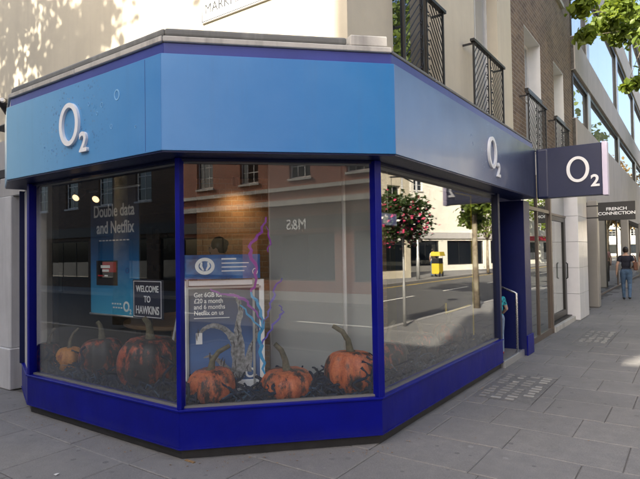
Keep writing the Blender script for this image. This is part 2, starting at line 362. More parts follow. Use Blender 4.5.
def ring_mesh(rx, ry, th, ext, n=40, squash=1.0):
    vs = []; fs = []
    for z in (-ext, ext):
        for k in range(n):
            a = 2*math.pi*k/n; vs.append((rx*math.cos(a), ry*math.sin(a), z))
        for k in range(n):
            a = 2*math.pi*k/n; vs.append(((rx-th)*math.cos(a), (ry-th*squash)*math.sin(a), z))
    for k in range(n):
        j = (k+1) % n; fs += [(2*n+k, 2*n+j, 3*n+j, 3*n+k), (k, n+k, n+j, j), (k, j, 2*n+j, 2*n+k), (n+k, 3*n+k, 3*n+j, n+j)]
    me = bpy.data.meshes.new('ring'); me.from_pydata(vs, [], fs); me.update(); return me
class F:
    """a facade frame: u runs along the wall (left to right seen from outside), d outwards, z up"""
    def __init__(s, org, d): s.o = Vector((org[0], org[1], 0)); s.u = Vector((d[0], d[1], 0)).normalized(); s.n = Vector((s.u.y, -s.u.x, 0))
    def p(s, u, d, z): q = s.o+s.u*u+s.n*d; return (q.x, q.y, z)
    def box(s, mb, u0, u1, d0, d1, z0, z1):
        return mb.hexa([s.p(u0, d1, z0), s.p(u1, d1, z0), s.p(u1, d0, z0), s.p(u0, d0, z0), s.p(u0, d1, z1), s.p(u1, d1, z1), s.p(u1, d0, z1), s.p(u0, d0, z1)])
def wall_with_holes(fr, u0, u1, z0, z1, holes, t):
    us = sorted({u0, u1, *[h[0] for h in holes], *[h[1] for h in holes]}); zs = sorted({z0, z1, *[h[2] for h in holes], *[h[3] for h in holes]})
    mb = MB()
    def solid(i, j):
        if i < 0 or j < 0 or i >= len(us)-1 or j >= len(zs)-1: return False
        a, b = (us[i]+us[i+1])/2, (zs[j]+zs[j+1])/2
        return not any(h[0] < a < h[1] and h[2] < b < h[3] for h in holes)
    def q(a, b, c, d): mb.add([a, b, c, d], [(0, 1, 2, 3)])
    for i in range(len(us)-1):
        for j in range(len(zs)-1):
            if not solid(i, j): continue
            a, b, c, d = us[i], us[i+1], zs[j], zs[j+1]
            q(fr.p(a, 0, c), fr.p(b, 0, c), fr.p(b, 0, d), fr.p(a, 0, d)); q(fr.p(b, -t, c), fr.p(a, -t, c), fr.p(a, -t, d), fr.p(b, -t, d))
            if not solid(i-1, j): q(fr.p(a, -t, c), fr.p(a, 0, c), fr.p(a, 0, d), fr.p(a, -t, d))
            if not solid(i+1, j): q(fr.p(b, 0, c), fr.p(b, -t, c), fr.p(b, -t, d), fr.p(b, 0, d))
            if not solid(i, j-1): q(fr.p(a, -t, c), fr.p(b, -t, c), fr.p(b, 0, c), fr.p(a, 0, c))
            if not solid(i, j+1): q(fr.p(a, 0, d), fr.p(b, 0, d), fr.p(b, -t, d), fr.p(a, -t, d))
    return mb
def window(fr, h, parent, depth, frame='window_white', pane='dark_pane', nu=2, nz=2, fw=.06, sill=None, name='window', bw=.03):
    u0, u1, z0, z1 = h; e = .002
    mb = MB(); a, b = -depth-.05, -depth
    fr.box(mb, u0+e, u0+fw, a, b, z0+e, z1-e); fr.box(mb, u1-fw, u1-e, a, b, z0+e, z1-e)
    fr.box(mb, u0+fw, u1-fw, a, b, z0+e, z0+fw); fr.box(mb, u0+fw, u1-fw, a, b, z1-fw, z1-e)
    for i in range(1, nu): uu = u0+(u1-u0)*i/nu; fr.box(mb, uu-bw/2, uu+bw/2, a+.006, b-.006, z0+fw, z1-fw)
    for i in range(1, nz): zz = z0+(z1-z0)*i/nz; fr.box(mb, u0+fw, u1-fw, a+.01, b-.003, zz-bw/2, zz+bw/2)
    o = mb.build(name, frame, parent)
    pm = MB(); fr.box(pm, u0+fw, u1-fw, a+.016, a+.026, z0+fw, z1-fw); pm.build('pane', pane, o)
    if sill: sm = MB(); fr.box(sm, u0-.06, u1+.06, -depth+.002, .06, z0-.09, z0-.004); sm.build('sill', sill, o)
    return o

# ================================================================== SETTING: ground, road, pavement
KX = 3.0                                   # the near kerb of the main street
tag(MB().box(-160, 220, -160, 320, -.6, -.30).build('ground', 'ground_soil'), kind='structure')
tag(MB().box(KX+.15, 10.2, -150, 310, -.29, -.12).build('road', 'asphalt'), kind='structure')
tag(MB().box(-150, KX+.149, -12.0, -5.2, -.28, -.125).build('side_road', 'asphalt'), kind='structure')
pvm = MB(); pvm.prism([(-150, -5.05), (KX, -5.05), (KX, 310), (-150, 310)], -.285, -.011)
pavement = tag(pvm.build('pavement', 'mortar'), kind='structure')
tag(MB().box(10.35, 60, -150, 310, -.286, 0).build('far_pavement', 'slab'), kind='structure')
tag(MB().box(-150, 1.6, -150, -12.15, -.287, 0).build('south_pavement', 'slab'), kind='structure')
kb = MB(); kb.box(KX+.002, KX+.148, -5.05, 310, -.25, .004); kb.box(-150, KX+.148, -5.198, -5.052, -.25, .0042)
kb.box(10.202, 10.348, -150, 310, -.25, .004); kb.box(-150, 1.6, -12.148, -12.002, -.25, .004)
tag(kb.build('kerb', 'kerb_granite'), kind='structure')
mk = MB()
for i in range(-12, 40): mk.box(6.6, 6.72, i*6, i*6+3, -.119, -.116)
tag(mk.build('road_marking', 'road_paint'), kind='structure')
mk = MB()
for x in (KX+.42, 9.75): mk.box(x, x+.09, -3, 120, -.119, -.116)
tag(mk.build('yellow_line', 'road_yellow'), kind='structure')

def slab_mesh(x0, x1, y0, y1, top, dz=(0, 0, 0, 0)):
    b = .007; me = bpy.data.meshes.new('slab'); cx, cy = (x0+x1)/2, (y0+y1)/2
    P = [(x0, y0), (x1, y0), (x1, y1), (x0, y1)]; I = [(x0+b, y0+b), (x1-b, y0+b), (x1-b, y1-b), (x0+b, y1-b)]
    v = [(x-cx, y-cy, -.05) for x, y in P]+[(x-cx, y-cy, top-.006+dz[i]) for i, (x, y) in enumerate(P)]+[(x-cx, y-cy, top+dz[i]) for i, (x, y) in enumerate(I)]
    f = [(8, 9, 10, 11)]+[(i, (i+1) % 4, 4+(i+1) % 4, 4+i) for i in range(4)]+[(4+i, 4+(i+1) % 4, 8+(i+1) % 4, 8+i) for i in range(4)]
    me.from_pydata(v, [], f); me.update(); return me, (cx, cy, 0)
HOLES = [(.10, .74, 1.85, 3.16), (.42, .94, 6.15, 7.68)]      # cast-iron pavement lights sit in the paving here
far = MB(); nsl = 0; rs = random.Random(3)
def in_hole(x0, x1, y0, y1): return any(x0 < h[1] and x1 > h[0] and y0 < h[3] and y1 > h[2] for h in HOLES)
def lay(x0, x1, y0, y1, single):
    global nsl
    t = -.002+rs.uniform(-.002, .002); dz = [rs.uniform(-.0015, .0015) for _ in range(4)]
    me, c = slab_mesh(x0, x1, y0, y1, t, dz)
    if single:
        o = put(me, 'paving_slab', 'slab', pavement); o.location = c; nsl += 1
    else:
        b = [Vector(v.co)+Vector(c) for v in me.vertices]; far.add(b, [tuple(p.vertices) for p in me.polygons]); bpy.data.meshes.remove(me)
J = .0035
ROWS = [-5.04, -4.42, -3.80, -3.22, -2.62, -2.04, -1.42, -.78, -.16, .435, 1.03, 1.60, 2.20, 2.785]
while ROWS[-1] < 40: ROWS.append(ROWS[-1]+rs.choice([.58, .60, .62]))
for i in range(len(ROWS)-1):
    y0, y1 = ROWS[i], ROWS[i+1]
    xs = [KX-.004]
    near = y0 < 0
    fixed = {9: [1.45, .84, .20], 10: [2.1, 1.44, .91]}.get(i)   # joints seen in the photograph
    lim = -9.0 if y0 < -1.3 else (-1.2 if y0 < -.5 else -.05)
    if fixed: xs += fixed
    if i == 9: xs = [KX-.004, 2.4, 1.70, .845, .2]
    if i == 10: xs = [KX-.004, 2.5, 1.98, 1.265, .56, .1]
    if i == 11: xs = [KX-.004, 2.6, 1.95, 1.44, .905, .3]
    while xs[-1] > lim: xs.append(xs[-1]-rs.choice([.56, .66, .74, .82]))
    for a, b in zip(xs[1:], xs[:-1]):
        a2 = max(a, lim-.4) if y0 > -1.3 else a
        segs = [(a2+J, b-J, y0+J, y1-J)]
        for h in HOLES:
            out = []
            for (p, q, r, s_) in segs:
                if p < h[1] and q > h[0] and r < h[3] and s_ > h[2]:
                    if p < h[0]-.03: out.append((p, h[0]-.004, r, s_))
                    if q > h[1]+.03: out.append((h[1]+.004, q, r, s_))
                    if r < h[2]-.03: out.append((max(p, h[0]), min(q, h[1]), r, h[2]-.004))
                    if s_ > h[3]+.03: out.append((max(p, h[0]), min(q, h[1]), h[3]+.004, s_))
                else: out.append((p, q, r, s_))
            segs = out
        for g in segs:
            if g[1]-g[0] < .02 or g[3]-g[2] < .02: continue
            vis = (y0 > -2.7 and g[0] < 2.1 and y1 < 17.0 and g[1] > -6.2)
            lay(*g, vis and nsl < 298)
tag(far.build('paving_slabs_beyond', 'slab', pavement), kind='stuff')
# pavement lights: an iron frame with rows of little glass lenses
for hi, (h, lab) in enumerate(zip(HOLES, ('worn pavement light with rows of small pale lenses before the blue shop window', 'worn pavement light with rows of small pale lenses before the glass door'))):
    t = thing('pavement_light', lab, 'pavement light', ((h[0]+h[1])/2, (h[2]+h[3])/2, -.03), group='pavement lights in the paving')
    MB().box(h[0]+.004, h[1]-.004, h[2]+.004, h[3]-.004, -.0105, -.0045).build('iron_frame', 'cast_iron', t)
    nx, ny = 4, 11; lm = None
    cx = (h[1]-h[0]-.06)/nx; cy = (h[3]-h[2]-.06)/ny
    for i in range(nx):
        for j in range(ny):
            if rs.random() < .22: continue
            x = h[0]+.03+(i+.5)*cx; y = h[2]+.03+(j+.5)*cy
            if lm is None: lm = [MB().box(-cx*w_, cx*w_, -cy*.22, cy*.22, 0, .0055).mesh('lens') for w_ in (.36, .30, .24)]
            me_ = rs.choice(lm).copy(); me_.materials.clear(); o = put(me_, 'lens', 'prism_glass' if i == 3 or rs.random() < .25 else 'prism_dull', t); o.location = (x-t.location.x, y-t.location.y, .0262)

# ================================================================== THE BLUE CORNER SHOP
C_ = 1.16
PL = [(-4.36, -.82), (-3.53, -1.16), (-C_, -C_), (0, 0), (0, 3.425)]
HS, HF0, HF1 = .392, 2.387, 3.12
def offs(pts, d):
    out = []
    for i, p in enumerate(pts):
        def nrm(a, b): v = Vector((b[0]-a[0], b[1]-a[1])).normalized(); return Vector((v.y, -v.x))
        if i == 0: n = nrm(pts[0], pts[1]); q = Vector(p)+n*d
        elif i == len(pts)-1: n = nrm(pts[-2], pts[-1]); q = Vector(p)+n*d
        else:
            a, b = nrm(pts[i-1], p), nrm(p, pts[i+1]); n = (a+b).normalized(); q = Vector(p)+n*(d/n.dot(a))
        out.append((q.x, q.y))
    return out
def strip(pts, i, d0, d1, z0, z1, mb=None):
    a, b = offs(pts, d0), offs(pts, d1); mb = mb or MB()
    mb.prism([b[i], b[i+1], a[i+1], a[i]], z0, z1); return mb     # d1 outer, d0 inner
shop = thing('corner_shop', 'bright blue glazed corner shop with light blue fascia and white O2 letters', 'shop', (-1.2, 0, 0))
segn = ['splay', 'left', 'corner', 'right']
for i in range(4):
    strip(PL, i, -.16, -.035, 0, .074).build('kick_board', 'kick_black', shop)
    strip(PL, i, -.12, 0, .074, HS-.02).build('plinth_panel', 'shop_blue', shop, bevel=.003)
    strip(PL, i, -.14, .014, HS-.02, HS).build('sill', 'shop_blue', shop, bevel=.004)
    strip(PL, i, -.016, .007, .080, .092).build('bottom_bead', 'shop_blue', shop)
    strip(PL, i, -.085, -.03, 2.352, HF0-.016).build('head_rail', 'shop_navy', shop)
    if i: strip(PL, i, -.075, -.035, HS, HS+.016).build('gasket', 'gasket', shop); strip(PL, i, -.058, -.050, HS+.016, 2.352).build('glass_pane', 'shop_glass', shop)
strip(PL, 0, -.06, -.02, HS, 2.352).build('side_panel', 'stucco_grey', shop, label='narrow grey panel beside the left window')
pin, pou = offs(PL, -.075), offs(PL, .004)
def post(c, wd, mat='shop_blue', z0=HS, z1=2.3715, nm='mullion', ang=0):
    mb = MB(); ca, sa = math.cos(ang), math.sin(ang)
    q = [(c[0]+x*ca-y*sa, c[1]+x*sa+y*ca) for x, y in ((-wd, -.04), (wd, -.04), (wd, .04), (-wd, .04))]
    mb.prism(q, z0, z1); return mb.build(nm, mat, shop, bevel=.003)
m_ = offs(PL, -.034)
post((m_[1][0]+.02, m_[1][1]), .022); post((m_[0][0]+.15, m_[0][1]-.09), .016, 'shop_navy', ang=R_(-22)); post(m_[2], .020, ang=R_(22.5)); post(m_[3], .033, ang=R_(67.5)); post((-.035, 3.40), .03, 'shop_navy')
# fascia
FL = [(-4.05, -.905), (-3.445, -C_), (-C_, -C_), (0, 0), (0, 4.555)]
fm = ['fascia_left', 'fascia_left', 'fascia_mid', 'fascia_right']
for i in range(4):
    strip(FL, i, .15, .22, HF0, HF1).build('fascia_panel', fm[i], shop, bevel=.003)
    strip(FL, i, -.16, .212, HF0-.013, HF0-.002).build('soffit', 'shop_navy', shop)
    strip(FL, i, .03, .185, HF1, 3.215).build('fascia_band', 'band_blue', shop, bevel=.004)
    a_, b_ = offs(FL, .215), offs(FL, .0)
for i in range(4):
    n = max(1, int((Vector(FL[i+1])-Vector(FL[i])).length/.9)); a_, b_ = offs(FL, .205 if i < 3 else .19), offs(FL, .02); ct = 3.262 if i < 3 else 3.236
    for k in range(n):
        lerp = lambda p, q, t: (p[0]+(q[0]-p[0])*t, p[1]+(q[1]-p[1])*t)
        t0, t1 = k/n+.002, (k+1)/n-.002; e = rs.uniform(-.004, .006)
        MB().prism([lerp(a_[i], a_[i+1], t0), lerp(a_[i], a_[i+1], t1), lerp(b_[i], b_[i+1], t1), lerp(b_[i], b_[i+1], t0)], 3.217, ct+e).build('coping_stone', 'stone_coping' if i < 3 else 'lead', shop, bevel=.006)
    if i == 3: strip(FL, i, -.05, .16, 3.244, 3.272).build('lead_flashing', 'lead', shop, bevel=.01, seg=2)
    if i < 2: strip(FL, i, -.05, .175, 3.270, 3.335).build('lead_flashing', 'lead', shop, bevel=.02, seg=3)
cpt = offs(FL, .175); cpb = offs(FL, -.05)
k0 = .80; MB().prism([cpt[2], lerp(cpt[2], cpt[3], k0), lerp(cpb[2], cpb[3], k0), cpb[2]], 3.270, 3.335).build('lead_flashing', 'lead', shop, bevel=.02, seg=3)
k0 = .815; MB().prism([lerp(cpt[2], cpt[3], k0), lerp(cpt[2], cpt[3], .99), lerp(cpb[2], cpb[3], .99), lerp(cpb[2], cpb[3], k0)], 3.272, 3.36).build('coping_block', 'stone_coping', shop, bevel=.008, label='pale stone block at the corner end of the coping')
rf = offs(FL, .02); MB().prism([rf[0], rf[1], rf[2], rf[3], rf[4], (-.45, 4.55), (-.45, .2), (-5.0, .2), (-5.0, -.9)], 3.205, 3.214).build('flat_roof', 'lead', shop)
# a seam in the left fascia
MB().box(-1.261, -1.2575, -1.3812, -1.3800, HF0+.01, HF1-.01).build('panel_seam', 'band_blue', shop)
# doorway recess with its navy cheek
MB().box(-1.6, .055, 4.46, 4.80, 0, HF0-.032).build('pilaster', 'cheek_blue', shop, bevel=.004)
MB().box(.056, .075, 4.445, 4.815, 0, .30).build('pilaster_base', 'shop_blue', shop, bevel=.003)
MB().box(-1.6, -.015, 3.44, 4.455, -.02, .085).build('door_step', 'slab', shop, bevel=.006)
MB().box(-.014, .02, 3.44, 4.455, -.02, .093).build('step_nosing', 'alu', shop, bevel=.004)
MB().box(-1.6, -.06, 3.425, 3.436, .05, 2.33).build('recess_panel', 'shop_navy', shop)
dm = MB(); dm.box(-1.55, -1.50, 3.45, 3.53, .09, 2.2); dm.box(-1.55, -1.50, 4.37, 4.45, .09, 2.2); dm.box(-1.55, -1.50, 3.53, 4.37, 2.12, 2.2); dm.box(-1.55, -1.50, 3.53, 4.37, .09, .2)
dr = dm.build('door', 'dark_metal', shop); MB().box(-1.53, -1.52, 3.53, 4.37, .2, 2.12).build('door_pane', 'door_glass', dr)
# letters: O with a small 2 beside it
def o_two(parent, org, right, s, ext=.012, sub=True):
    nn = Vector(right).normalized().cross(Vector((0, 0, 1)))
    o = Vector(org)+nn*ext
    r = place_mesh(ring_mesh(.153*s, .19*s, .046*s, ext, squash=.9), o, right, (0, 0, 1), parent); ob = put(r, 'letter', 'white_letter', parent)
    q = o+Vector(right).normalized()*(.165*s)+Vector((0, 0, -.262*s))
    me = place_mesh(text_mesh('2', .235*s, ext, .006*s), q, right, (0, 0, 1), parent); put(me, 'letter', 'white_letter', parent)
o_two(shop, (-2.305, -C_-.22, 2.765), (1, 0, 0), 1.0)
o_two(shop, (.22, 2.40, 2.76), (0, 1, 0), 1.0)
# printed bubbles on the left fascia
for (x, z, r) in ((-1.62, 2.905, .045), (-1.83, 2.86, .022), (-1.90, 2.80, .016), (-2.02, 2.90, .018), (-1.70, 2.66, .02), (-1.38, 2.61, .012), (-2.62, 2.58, .014), (-2.75, 2.62, .01), (-2.55, 2.52, .012)):
    put(place_mesh(ring_mesh(r*.8, r, r*.22, .0015, 24), (x, -C_-.2215, z), (1, 0, 0), (0, 0, 1), shop), 'bubble', 'fascia_drop' if 'fascia_drop' in MATS else flat('fascia_drop', (.25, .5, .78), .35), shop)
# interior shell
MB().prism([(-6.4, -.55), (-4.3, -.55), (-4.2, -.72), (-3.45, -1.03), (-1.18, -1.03), (-.13, .02), (-.13, 3.4), (-1.62, 3.44), (-1.62, 5.6), (-6.4, 5.6)], -.03, .04).build('shop_floor', 'shop_floor', shop)
MB().prism([(-6.4, -.75), (-4.2, -.75), (-3.45, -1.05), (-1.2, -1.05), (-.10, .05), (-.10, 3.42), (-1.62, 3.44), (-1.62, 5.6), (-6.4, 5.6)], 2.62, 2.72).build('shop_ceiling', 'ceiling_dark', shop)
ii = offs(PL, -.12)
for i in range(4): strip(PL, i, -.19, -.125, 2.36, 2.62).build('ceiling_bulkhead', 'panel_grey', shop)
MB().box(-6.5, -6.4, -.7, 5.6, 0, 2.7).build('inner_wall', 'wall_taupe', shop); MB().box(-6.5, -1.5, 5.6, 5.7, 0, 2.7).build('inner_wall', 'wall_dark', shop)
MB().box(-1.62, -1.56, 4.8, 5.6, 0, 2.7).build('inner_wall', 'wall_dark', shop)
MB().box(-6.4, -4.38, -.42, -.36, 0, 2.7).build('inner_wall', 'wall_taupe', shop)
for i in range(1, 4): strip(PL, i, -.95, -.16, .05, .335).build('display_platform', 'wall_dark', shop)
# taupe partition behind the left window
MB().box(-6.35, -4.08, .55, .63, .04, 2.6).build('partition', 'wall_taupe', shop)
MB().box(-4.75, -4.02, .40, .548, .98, 1.03).build('shelf', 'panel_grey', shop)

def fx(px, py, mode, k):
    """a point on a plane, seen from where the photograph was taken; used to survey positions"""
    c = sc.camera.matrix_world; o = c.translation; d = c.to_3x3() @ Vector(((px-320)/CAMF, -(py-239.5)/CAMF, -1))
    if mode == 'x': t = (k-o.x)/d.x
    elif mode == 'y': t = (k-o.y)/d.y
    elif mode == 'z': t = (k-o.z)/d.z
    else: t = (k-(o.x-o.y))/(d.x-d.y)
    return o+d*t

# ---- things in the window
# hanging banner
bt = thing('banner', 'tall blue banner reading Double data and Netflix in the left window', 'banner', (-2.9, -.56, .97))
MB().box(-3.335, -2.475, -.565, -.555, .98, 2.31).build('sheet', 'banner_print', bt)
MB().tube([(-3.36, -.56, 2.325), (-2.45, -.56, 2.325)], .012).build('top_rail', 'alu', bt, True); MB().tube([(-3.36, -.56, .972), (-2.45, -.56, .972)], .012).build('bottom_rail', 'alu', bt, True)
bf = -.5665
text('lettering', 'Double data', (-3.275, bf, 2.03), (1, 0, 0), .185, 'white_print', bt, .0012, .003, sx=.80)
text('lettering', 'and Netflix', (-3.215, bf, 1.85), (1, 0, 0), .185, 'white_print', bt, .0012, .003, sx=.80)
text('lettering', 'O', (-2.74, bf, 1.025), (1, 0, 0), .145, 'white_print', bt, .0012, .004, sx=.9); text('lettering', '2', (-2.635, bf, 1.0), (1, 0, 0), .07, 'white_print', bt, .0012, .002)
for i in range(4):
    for k in range(2): MB().box(-2.94+k*.02+i*.045, -2.91+k*.02+i*.045, bf-.001, bf, 1.09-k*.04, 1.105-k*.04).build('small_print', 'white_print', bt)
for i in range(9): MB().box(-3.17+i*.062, -3.125+i*.062, bf-.001, bf, 1.765, 1.778).build('small_print', 'white_print', bt)
scx = MB().box(-3.215, -2.835, bf-.006, bf, 1.29, 1.555).build('pictured_screen', 'print_black', bt)
MB().box(-3.10, -2.85, bf-.0075, bf-.006, 1.43, 1.54).build('red_field', 'print_red', scx)
for (a, b, c, d, m) in ((-3.13, -2.96, 1.475, 1.505, 'white_print'), (-3.10, -2.98, 1.435, 1.46, 'white_print'), (-3.18, -3.08, 1.385, 1.40, 'print_red'), (-3.06, -3.0, 1.385, 1.40, 'white_print')): MB().box(a, b, bf-.009, bf-.0075, c, d).build('screen_line', m, scx)
text('small_print', 'O', (-2.70, bf, 1.42), (1, 0, 0), .085, 'band_blue', bt, .001)
# sign on a post
st = thing('welcome_sign', 'small dark sign reading WELCOME TO HAWKINS on a thin post', 'sign', (-2.235, -.62, .335))
MB().box(-2.465, -2.005, -.645, -.625, .985, 1.365).build('board', 'sign_navy', st, bevel=.003)
bm = MB()
for q in ((-2.45, -2.02, .998, 1.004), (-2.45, -2.02, 1.346, 1.352), (-2.45, -2.444, 1.004, 1.346), (-2.026, -2.02, 1.004, 1.346)): bm.box(q[0], q[1], -.6475, -.645, q[2], q[3])
bm.build('border', 'white_print', st)
for s_, z, sz, xx in (('WELCOME', 1.245, .088, .82), ('TO', 1.145, .088, .82), ('HAWKINS', 1.03, .11, .72)): text('lettering', s_, (-2.235, -.6465, z), (1, 0, 0), sz, 'white_print', st, .001, .0015, 'CENTER', xx)
MB().box(-2.248, -2.222, -.624, -.60, .336, 1.30).build('post', 'black', st); MB().lathe([(.11, 0), (.11, .012), (.02, .02)], (-2.235, -.612, .336), 20).build('foot', 'black', st)
# framed poster behind the corner pane (parallel to it)
FP = F((-1.525, -.80), (1, 1))
pt = thing('poster_stand', 'white framed poster stand with a grey gnarled claw and O2 lettering', 'poster', (-1.2, -.5, .335))
fm_ = MB(); FP.box(fm_, 0, .045, -.03, 0, .36, 1.375); FP.box(fm_, .665, .71, -.03, 0, .36, 1.375); FP.box(fm_, .045, .665, -.03, 0, 1.325, 1.375); FP.box(fm_, .045, .665, -.03, 0, .36, .48)
fm_.build('frame', 'white_print', pt, bevel=.004)
m = MB(); FP.box(m, .045, .665, -.028, -.012, .48, 1.325); m.build('poster_sheet', 'poster_print', pt)
m = MB(); FP.box(m, .03, .68, -.012, .012, 1.30, 1.318); m.build('clamp_bar', 'alu', pt)
FU = (FP.u.x, FP.u.y, 0)
for i, s_ in enumerate(('Get 6GB for', '£20 a month', 'and 6 months', 'Netflix on us')): text('lettering', s_, FP.p(.09, -.011, 1.225-i*.053), FU, .058, 'white_print', pt, .001, .0008, sx=.85)
m = MB(); FP.box(m, .09, .40, -.0115, -.0105, 1.035, 1.042); m.build('small_print', 'white_print', pt)
text('lettering', 'O', FP.p(.53, -.011, .50), FU, .12, 'white_print', pt, .001, .003); text('lettering', '2', FP.p(.615, -.011, .485), FU, .055, 'white_print', pt, .001, .001)
def ribbon(fr, pts, wd, d, mb=None, th=.0012):
    """a flat cut-out band on a facade plane, pts are (u, z)"""
    mb = mb or MB(); n = len(pts); L = []; Rr = []
    for i, (u, z) in enumerate(pts):
        a, b = pts[max(i-1, 0)], pts[min(i+1, n-1)]; t = Vector((b[0]-a[0], b[1]-a[1])).normalized(); ww = wd[i] if isinstance(wd, (list, tuple)) else wd
        L.append((u-t.y*ww, z+t.x*ww)); Rr.append((u+t.y*ww, z-t.x*ww))
    vs = [fr.p(u, d, z) for u, z in L+Rr]+[fr.p(u, d-th, z) for u, z in L+Rr]; m2 = 2*n; fs = []
    for i in range(n-1): fs += [(i, n+i, n+i+1, i+1), (m2+i, m2+i+1, m2+n+i+1, m2+n+i), (i, i+1, m2+i+1, m2+i), (n+i+1, n+i, m2+n+i, m2+n+i+1)]
    fs += [(0, m2, m2+n, n), (n-1, 2*n-1, m2+2*n-1, m2+n-1)]
    return mb.add(vs, fs)
claws = [([(.47, .50), (.46, .68), (.44, .82), (.36, .93), (.25, .97), (.16, .93), (.12, .84)], [.075, .07, .05, .04, .03, .022, .006]), ([(.50, .52), (.49, .78), (.47, .95), (.50, 1.10), (.46, 1.22), (.40, 1.25)], [.06, .05, .04, .032, .02, .006]),
         ([(.55, .55), (.58, .74), (.63, .86), (.62, .98), (.58, 1.03)], [.05, .035, .028, .018, .005]), ([(.42, .52), (.33, .63), (.24, .70), (.17, .69)], [.05, .034, .02, .005])]
def smooth(cp, cw, m=5):
    P, W = [], []
    for i in range(len(cp)-1):
        p0, p1, p2, p3 = cp[max(i-1, 0)], cp[i], cp[i+1], cp[min(i+2, len(cp)-1)]
        for q in range(m):
            t = q/m; f = lambda a, b, c, d: .5*((2*b)+(-a+c)*t+(2*a-5*b+4*c-d)*t*t+(-a+3*b-3*c+d)*t**3)
            P.append((f(p0[0], p1[0], p2[0], p3[0]), f(p0[1], p1[1], p2[1], p3[1]))); W.append((cw[i]+(cw[i+1]-cw[i])*t)*rs.uniform(.72, 1.08))
    return P+[cp[-1]], W+[cw[-1]]
for i, (cp, cw) in enumerate(claws):
    cp, cw = smooth(cp, [x*.82 for x in cw])
    ribbon(FP, cp, cw, -.0100+i*.0003).build('claw_print', 'claw_grey', pt)
    for k in range(6):
        j = rs.randrange(len(cp)-1); t = rs.random(); u, z = cp[j][0]+(cp[j+1][0]-cp[j][0])*t+rs.uniform(-.02, .02), cp[j][1]+(cp[j+1][1]-cp[j][1])*t
        ribbon(FP, [(u, z-.035), (u+rs.uniform(-.012, .012), z), (u+rs.uniform(-.02, .02), z+.035)], [.002, .007, .002], -.0085+i*.0003).build('claw_crease', 'claw_dark', pt)
m = MB(); FP.box(m, .105, .16, -.0095, -.0085, .81, .91); m.build('pictured_phone', 'white_print', pt)
# blue strip panel with a round emblem, above the poster
bp = thing('blue_header_panel', 'blue printed strip with a round white emblem above the poster', 'panel', (-1.25, -.45, 1.38))
FB = F((-1.50, -.86), (1, 1)); m = MB(); FB.box(m, .02, .70, -.05, -.04, 1.385, 1.60); m.build('sheet', 'strip_print', bp)
put(place_mesh(ring_mesh(.085, .075, .03, .001, 28), FB.p(.215, -.038, 1.50), FU, (0, 0, 1), bp), 'emblem', 'white_print', bp)
for a in (-1, 1):
    ribbon(FB, [(.215+a*.028, 1.535), (.215+a*.034, 1.50), (.215+a*.012, 1.462)], [.008, .012, .006], -.037).build('emblem_stroke', 'white_print', bp)
for i, (l_, h_) in enumerate(((.13, .013), (.24, .009), (.22, .009), (.2, .009))): m = MB(); FB.box(m, .36, .36+l_, -.0395, -.0385, 1.555-i*.035, 1.555-i*.035+h_); m.build('print_line', 'white_print', bp)
put(place_mesh(ring_mesh(.024, .03, .006, .001, 24), FB.p(.655, -.038, 1.445), FU, (0, 0, 1), bp), 'logo', 'white_print', bp)
m = MB(); FB.box(m, .05, .07, -.075, -.052, .336, 1.39); FB.box(m, .63, .65, -.075, -.052, .336, 1.39); m.build('legs', 'alu', bp)
# grey display wall behind the corner pane
CH0 = F((-C_, -C_), (1, 1)); LCH = C_*1.4142
gp = thing('display_wall', 'pale grey display wall standing behind the right half of the corner pane', 'panel', (-.6, -.0, .335))
a_ = fx(271, 300, 'c', -.86*1.414); b_ = fx(381, 300, 'c', -.86*1.414)
G0 = F((a_.x, a_.y), (1, 1)); GL = (b_-a_).length
m = MB(); G0.box(m, 0, GL, -.04, 0, .336, 2.60); m.build('board', 'panel_grey', gp); m = MB(); G0.box(m, -.012, 0, -.045, .006, .336, 2.60); m.build('edge_trim', 'alu', gp)
c_ = fx(345, 300, 'c', -.72*1.414)
wp = thing('white_pole', 'slim white pole standing upright before the grey display wall', 'pole', (c_.x, c_.y, .335)); MB().tube([(c_.x, c_.y, .345), (c_.x, c_.y, 2.6)], .019, 12).build('shaft', 'pole_white', wp, True); MB().lathe([(.06, 0), (.06, .01), (.022, .016)], (c_.x, c_.y, .336), 16).build('foot', 'pole_white', wp)
# purple and blue cut-out branches stuck to the inside of the glass
CG = F((-C_, -C_), (1, 1))
def bolt(pix, wd, mat, th):
    pts = []
    for (x, y) in pix:
        q = fx(x, y, 'c', -.068*1.414); pts.append(((q.x+C_)*1.4142, q.z))
    # the plane lies 0.068 m behind the glass line
    fr = F((-C_-.068/1.414, -C_+.068/1.414), (1, 1)); pts = [((fx(x, y, 'c', -.068*1.414).x-fr.o.x)*1.4142, fx(x, y, 'c', -.068*1.414).z) for x, y in pix]
    j = []
    for (u0, z0), (u1, z1) in zip(pts[:-1], pts[1:]):
        sg = rs.choice((-1, 1)); j += [(u0, z0), (u0+(u1-u0)*.33+sg*rs.uniform(.006, .016), z0+(z1-z0)*.33), (u0+(u1-u0)*.66-sg*rs.uniform(.004, .014), z0+(z1-z0)*.66)]
    j.append(pts[-1]); n = len(j); ribbon(fr, j, [wd*1.25*(1-.5*abs(2*i/(n-1)-1))*rs.uniform(.8, 1.2) for i in range(n)], 0).build('branch', mat, th)
vb = thing('branch_sticker', 'purple and blue lightning shaped sticker on the corner glass', 'sticker', (-.6, -.55, .4))
bolt([(266, 217), (262, 232), (251, 243), (250, 254), (257, 268), (255, 285), (251, 292)], .012, 'bolt_purple', vb); bolt([(251, 292), (258, 305), (263, 322), (259, 340), (262, 358), (265, 374)], .013, 'bolt_blue', vb)
bolt([(210, 289), (220, 294), (233, 295), (244, 299), (252, 308), (262, 320)], .010, 'bolt_purple', vb); bolt([(282, 278), (275, 287), (273, 299), (268, 312), (263, 324)], .008, 'bolt_indigo', vb)
